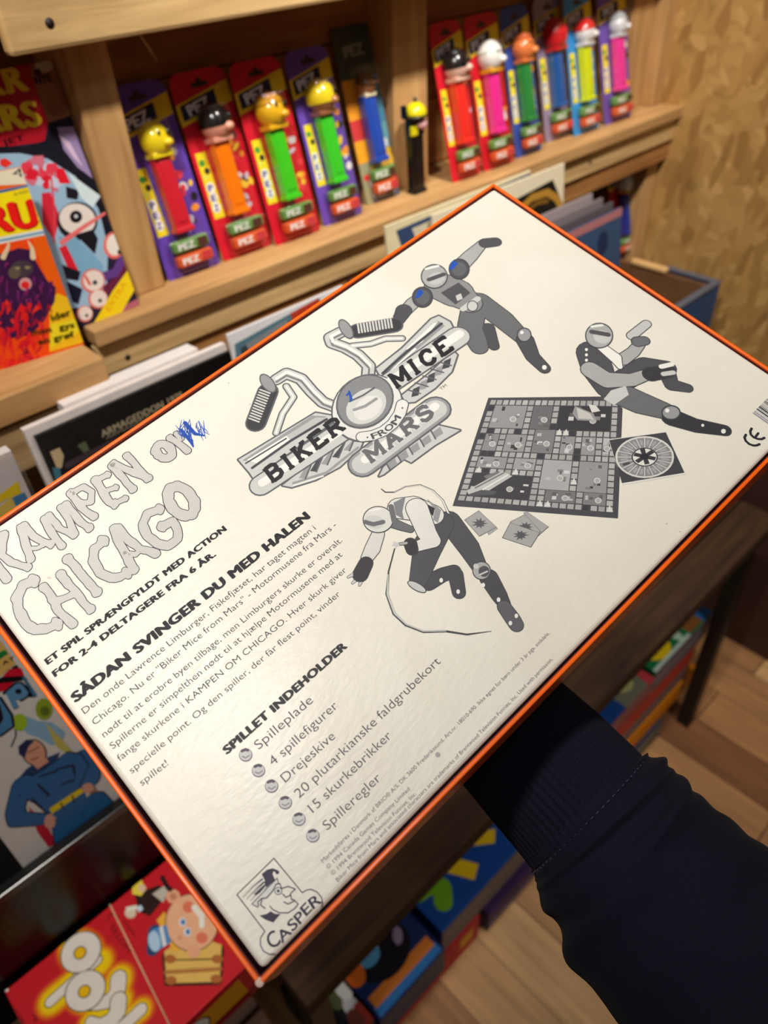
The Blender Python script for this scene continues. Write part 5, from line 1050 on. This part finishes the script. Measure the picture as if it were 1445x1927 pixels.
# --- conformity mark and bar code
pr.crop(1340, 650, 7.705)
def arc(c, r, a0, a1, rot=0, n_=14): return [(c[0]+r*math.cos(a0+(a1-a0)*i/n_), c[1]+r*math.sin(a0+(a1-a0)*i/n_)) for i in range(n_+1)]
pr.stroke([(575, 1200), (555, 1240), (565, 1290), (610, 1330), (670, 1352), (720, 1355), (760, 1335)], 17, (44, 44, 52), 2); pr.stroke([(672, 1268), (640, 1310), (625, 1330)], 16, (44, 44, 52), 2)
pr.stroke([(492, 1290), (472, 1330), (490, 1380), (540, 1425), (600, 1447), (650, 1445), (688, 1428)], 17, (44, 44, 52), 2)
pr.poly([(585, 980), (800, 762), (1400, 1180), (1180, 1400)], (222, 220, 214), 1)
rb2 = random.Random(9); f = 0
while f < 1:
    wd = rb2.choice([.02, .03, .05, .07]); a, c = (588+212*f, 978-214*f), (588+212*min(1, f+wd), 978-214*min(1, f+wd)); e = (590, 412)
    pr.poly([a, c, (c[0]+e[0], c[1]+e[1]), (a[0]+e[0], a[1]+e[1])], rb2.choice([(70, 70, 78), (60, 62, 76), (150, 150, 160), (52, 50, 54)]), 2); f += wd+rb2.choice([.025, .04, .05])
# --- publisher's emblem
pr.crop(430, 1560, 4.817); NV = (66, 62, 82)
out = [(75, 595), (410, 265), (668, 578), (700, 555), (745, 546), (800, 570), (842, 620), (852, 670), (835, 715), (480, 1098), (430, 1130), (370, 1138), (315, 1108), (287, 1050), (290, 985), (328, 928)]
pr.stroke(out, 5, NV, 2, True)
pr.poly([(300, 408), (345, 370), (395, 356), (435, 368), (455, 395), (440, 410), (430, 388), (405, 385), (398, 410), (420, 460), (330, 545), (250, 600), (220, 590), (330, 470)], NV, 2)
pr.disc((440, 392), 18, NV, 3); 
for k in range(7): pr.stroke([(110+18*k, 612+8*k), (215+14*k, 505+10*k), (300+6*k, 440+14*k)], [2, 4, 6], NV if k % 2 else (226, 224, 218), 3)
pr.poly([(210, 680), (440, 445), (450, 500), (260, 710)], (222, 222, 220), 4); pr.stroke([(210, 680), (440, 445), (452, 490)], 4, NV, 5); pr.stroke([(210, 680), (265, 710)], 4, NV, 5)
pr.stroke([(270, 700), (265, 660), (300, 630), (345, 625), (400, 560), (430, 500), (465, 495), (480, 540), (540, 520), (605, 545), (560, 585), (570, 640), (590, 640), (630, 680), (600, 720), (540, 760), (460, 760), (400, 730), (375, 700)], 5, NV, 6)
pr.disc((450, 562), 36, NV, 6); pr.disc((450, 562), 29, (224, 224, 222), 7); pr.disc((450, 562), 13, NV, 8); pr.stroke([(500, 660), (540, 680), (600, 650)], 5, NV, 6); pr.stroke([(490, 590), (520, 620), (560, 600)], 5, NV, 6); pr.stroke([(300, 640), (290, 690), (330, 720)], 5, NV, 6)
pr.poly([(280, 785), (345, 770), (380, 745), (420, 770), (470, 770), (405, 848), (330, 820)], NV, 6)
pr.ox, pr.oy, pr.sc = 430, 1560, 4.817
for ch, p0, p1, hh in (('C', (395, 1098), (478, 1030), 150), ('A', (486, 1036), (574, 944), 104), ('S', (582, 930), (634, 876), 104), ('P', (648, 866), (700, 808), 104), ('E', (706, 790), (758, 734), 104), ('R', (768, 728), (848, 664), 104)):
    pr.text(ch, p0, p1, hh, (60, 56, 76), 3, bold=.012)
# scuffs and scratches in the lamination
pr.ox = pr.oy = 0; pr.sc = 1; rsx = random.Random(21)
for k in range(16):
    x, y = rsx.uniform(330, 700), rsx.uniform(1380, 1700); d = rsx.uniform(30, 120); a = rsx.uniform(-1.1, -.6)
    pr.stroke([(x, y), (x+d*.5*math.cos(a)+3, y+d*.5*math.sin(a)), (x+d*math.cos(a), y+d*math.sin(a))], .35, (240, 240, 240), 0, caps=False)
for (x, y) in ((430, 720), (470, 760), (1280, 1000), (1255, 985), (820, 1418)): pr.disc((x, y), rsx.uniform(1, 2.2), (196, 190, 180), 0)
pr.disc((824, 1420), 5, (170, 172, 166), 0); pr.disc((92, 1087), 4, (212, 196, 190), 0, ry=2.4)
b.build('box_tray', gb)

# ------------------------------------------------------------------ the arm that holds the box
NAVY = bpy.data.materials.new('navy_sweat_cloth')
def cloth(M, rib):
    M.use_nodes = True; nt = M.node_tree; N = nt.nodes; L = nt.links; b = N['Principled BSDF']
    b.inputs['Roughness'].default_value = .85; b.inputs['Specular IOR Level'].default_value = .2; b.inputs['Sheen Weight'].default_value = .02
    tc = N.new('ShaderNodeTexCoord'); n0 = N.new('ShaderNodeTexNoise'); n0.inputs['Scale'].default_value = 700; L.new(tc.outputs['Object'], n0.inputs['Vector'])
    cr = N.new('ShaderNodeValToRGB'); cr.color_ramp.elements[0].color = rgb((8, 10, 22)); cr.color_ramp.elements[1].color = rgb((18, 22, 42)); L.new(n0.outputs[0], cr.inputs[0]); L.new(cr.outputs[0], b.inputs['Base Color'])
    bp = N.new('ShaderNodeBump'); bp.inputs['Strength'].default_value = .4; bp.inputs['Distance'].default_value = .001; L.new(n0.outputs[0], bp.inputs['Height']); L.new(bp.outputs[0], b.inputs['Normal'])
cloth(NAVY, False)
def apx(u, v, dep): return CAM + ray(u, v)*dep
pn = None
AX = [(905, 1325, .448, .040), (960, 1378, .446, .0415), (1020, 1440, .442, .0435), (1085, 1508, .437, .0448), (1106, 1530, .434, .0452), (1125, 1550, .431, .0500), (1160, 1592, .426, .0540), (1200, 1640, .42, .0555), (1260, 1712, .41, .0585), (1340, 1800, .398, .062), (1440, 1915, .380, .066), (1580, 2080, .355, .069), (1760, 2300, .32, .072)]
pts = [apx(u, v, d) for u, v, d, r in AX]
# smooth resample
def resample(P, R, n):
    out = []; k = len(P)
    for i in range(n):
        f = i/(n-1)*(k-1); j = min(int(f), k-2); t_ = f-j
        p0, p1, p2, p3 = P[max(j-1, 0)], P[j], P[j+1], P[min(j+2, k-1)]
        c = .5*((2*p1)+(p2-p0)*t_+(2*p0-5*p1+4*p2-p3)*t_*t_+(3*p1-p0-3*p2+p3)*t_**3); out.append((c, R[j]*(1-t_)+R[j+1]*t_))
    return out
def loft(mb, rings, m, seg, disp, cap=True):
    vs = []; fs = []; up = fw.copy()
    for i, (c, r) in enumerate(rings):
        d = (rings[min(i+1, len(rings)-1)][0]-rings[max(i-1, 0)][0]).normalized(); a = (up-d*up.dot(d)).normalized(); s_ = d.cross(a)
        for j in range(seg):
            th = 2*math.pi*j/seg; rr = r*(1+disp(i/(len(rings)-1), th)); vs.append(c+a*rr*math.cos(th)*.86+s_*rr*math.sin(th))
    for i in range(len(rings)-1):
        for j in range(seg): fs.append([i*seg+j, i*seg+(j+1) % seg, (i+1)*seg+(j+1) % seg, (i+1)*seg+j])
    if cap: fs.append([(len(rings)-1)*seg+j for j in range(seg)])
    mb.add(vs, fs, m, True)
# body: forearm and open hand carrying the box from below, one skinned surface
nrm = gf.n; ad = (pts[0]-pts[3]).normalized(); inpl = (ad-nrm*ad.dot(nrm)).normalized(); sd = nrm.cross(inpl)
under = lambda a, s_, g: None
q = pts[0]; dplane = (q-gf.o).dot(nrm)
wr = q + inpl*.02
def hp(a, s_, dp): 
    base = q + inpl*a + sd*s_; return base - nrm*((base-gf.o).dot(nrm)) - nrm*(GD+.002+dp)
V = []; Ed = []; RD = []
def av(p, r, par=None):
    V.append(p); RD.append(r)
    if par is not None: Ed.append((par, len(V)-1))
    return len(V)-1
e0 = av(pts[10], .043); e1 = av(pts[7], .038, e0); e2 = av(pts[3], .031, e1); w0 = av(pts[0]+inpl*.004, .027, e2)
pm = av(hp(.055, .0, .022), .028, w0)
for s_, L0, base in ((-.030, .075, .098), (-.010, .085, .104), (.011, .080, .102), (.031, .064, .094)):
    k0 = av(hp(base-.012, s_, .016), .0125, pm); k1 = av(hp(base+.012, s_*1.15, .012), .0098, k0); k2 = av(hp(base+L0*.5, s_*1.3, .0115), .0088, k1); k3 = av(hp(base+L0*.8, s_*1.36, .0095), .008, k2); av(hp(base+L0, s_*1.4, .009), .0068, k3)
t0 = av(hp(.035, -.030, .022), .016, pm); t1 = av(hp(.058, -.056, .016), .0115, t0); t2 = av(hp(.082, -.072, .0125), .0095, t1); av(hp(.100, -.080, .0105), .0078, t2)
pc = sum(V, Vector())/len(V); pc = pts[7].copy()
me = bpy.data.meshes.new('person'); me.from_pydata([v-pc for v in V], Ed, []); body = bpy.data.objects.new('person', me); COL.objects.link(body); body.location = pc; body['_o'] = tuple(pc)
sk = body.modifiers.new('skin', 'SKIN'); sub = body.modifiers.new('sub', 'SUBSURF'); sub.levels = 2; sub.render_levels = 2
for i, sv in enumerate(me.skin_vertices[0].data): sv.radius = (RD[i], RD[i]); sv.use_root = (i == 0)
sk.use_smooth_shade = True
bpy.context.view_layer.update()
dg = bpy.context.evaluated_depsgraph_get(); m2 = bpy.data.meshes.new_from_object(body.evaluated_get(dg)); body.modifiers.clear(); body.data = m2
SKIN = mat('skin', (206, 158, 130), .5, .4, .06, 60, .05); SKIN.node_tree.nodes['Principled BSDF'].inputs['Subsurface Weight'].default_value = .1; SKIN.node_tree.nodes['Principled BSDF'].inputs['Subsurface Radius'].default_value = (.01, .004, .002)
m2.materials.clear(); m2.materials.append(SKIN)
for p_ in m2.polygons: p_.use_smooth = True
tag(body, 'arm of a person in navy sweatshirt holding up the white game box from below', 'person')
# sleeve and ribbed cuff
R_ = [a[3] for a in AX]
cuff = [(pts[i], R_[i]) for i in range(5)]; sl_ = list(range(4, len(AX)))
b = MB(); rings = resample([pts[i] for i in sl_], [R_[i] for i in sl_], 150)
def fold(t_, th):
    p = Vector((t_*9, math.cos(th)*1.1, math.sin(th)*1.1)); n_ = mnoise.noise(p*1.1)*.07
    c = math.cos(th-1.2)
    for (a, wd, amp, sk_, ph) in ((.035, .016, .085, .006, .3), (.10, .022, .10, .020, .6), (.165, .02, .085, .035, 1.6), (.25, .035, .07, -.05, .9), (.38, .045, .06, .07, 2.4), (.55, .06, .05, -.08, .4)):
        x = (t_-a-sk_*math.sin(th+ph))/wd; n_ += amp*math.exp(-x*x)*(.45+.55*math.cos(th-ph*1.7))
    if t_ < .02: n_ -= .06*(1-t_/.02)
    return n_-.02
loft(b, rings, NAVY, 96, fold); slv = b.build('sweatshirt_sleeve', body)
b = MB(); rings = resample([c[0] for c in cuff], [c[1] for c in cuff], 60)
loft(b, rings, NAVY, 360, lambda t_, th: .012*math.cos(th*60)*min(1, 6*(1-t_)+.3)+.02*math.sin(t_*3.14)*math.cos(th-1)-.01, False); b.build('ribbed_cuff', slv)
b = MB(); c_, r_ = pts[4], R_[4]; d_ = (pts[5]-pts[3]).normalized(); a_ = (fw-d_*fw.dot(d_)).normalized(); s2 = d_.cross(a_); TH = mat('navy_thread', (44, 48, 72), .7)
for j in range(70):
    th = 2*math.pi*j/70; th2 = th+.05; f_ = lambda t_, th_: (c_+d_*.001+a_*math.cos(th_)*r_*.89+s2*math.sin(th_)*r_*1.035)
    tube(b, [f_(0, th), f_(0, th2)], .00045, TH, 5)
b.build('seam_stitching', slv)
for o in list(COL.objects):
    if '_o' in o: del o['_o']
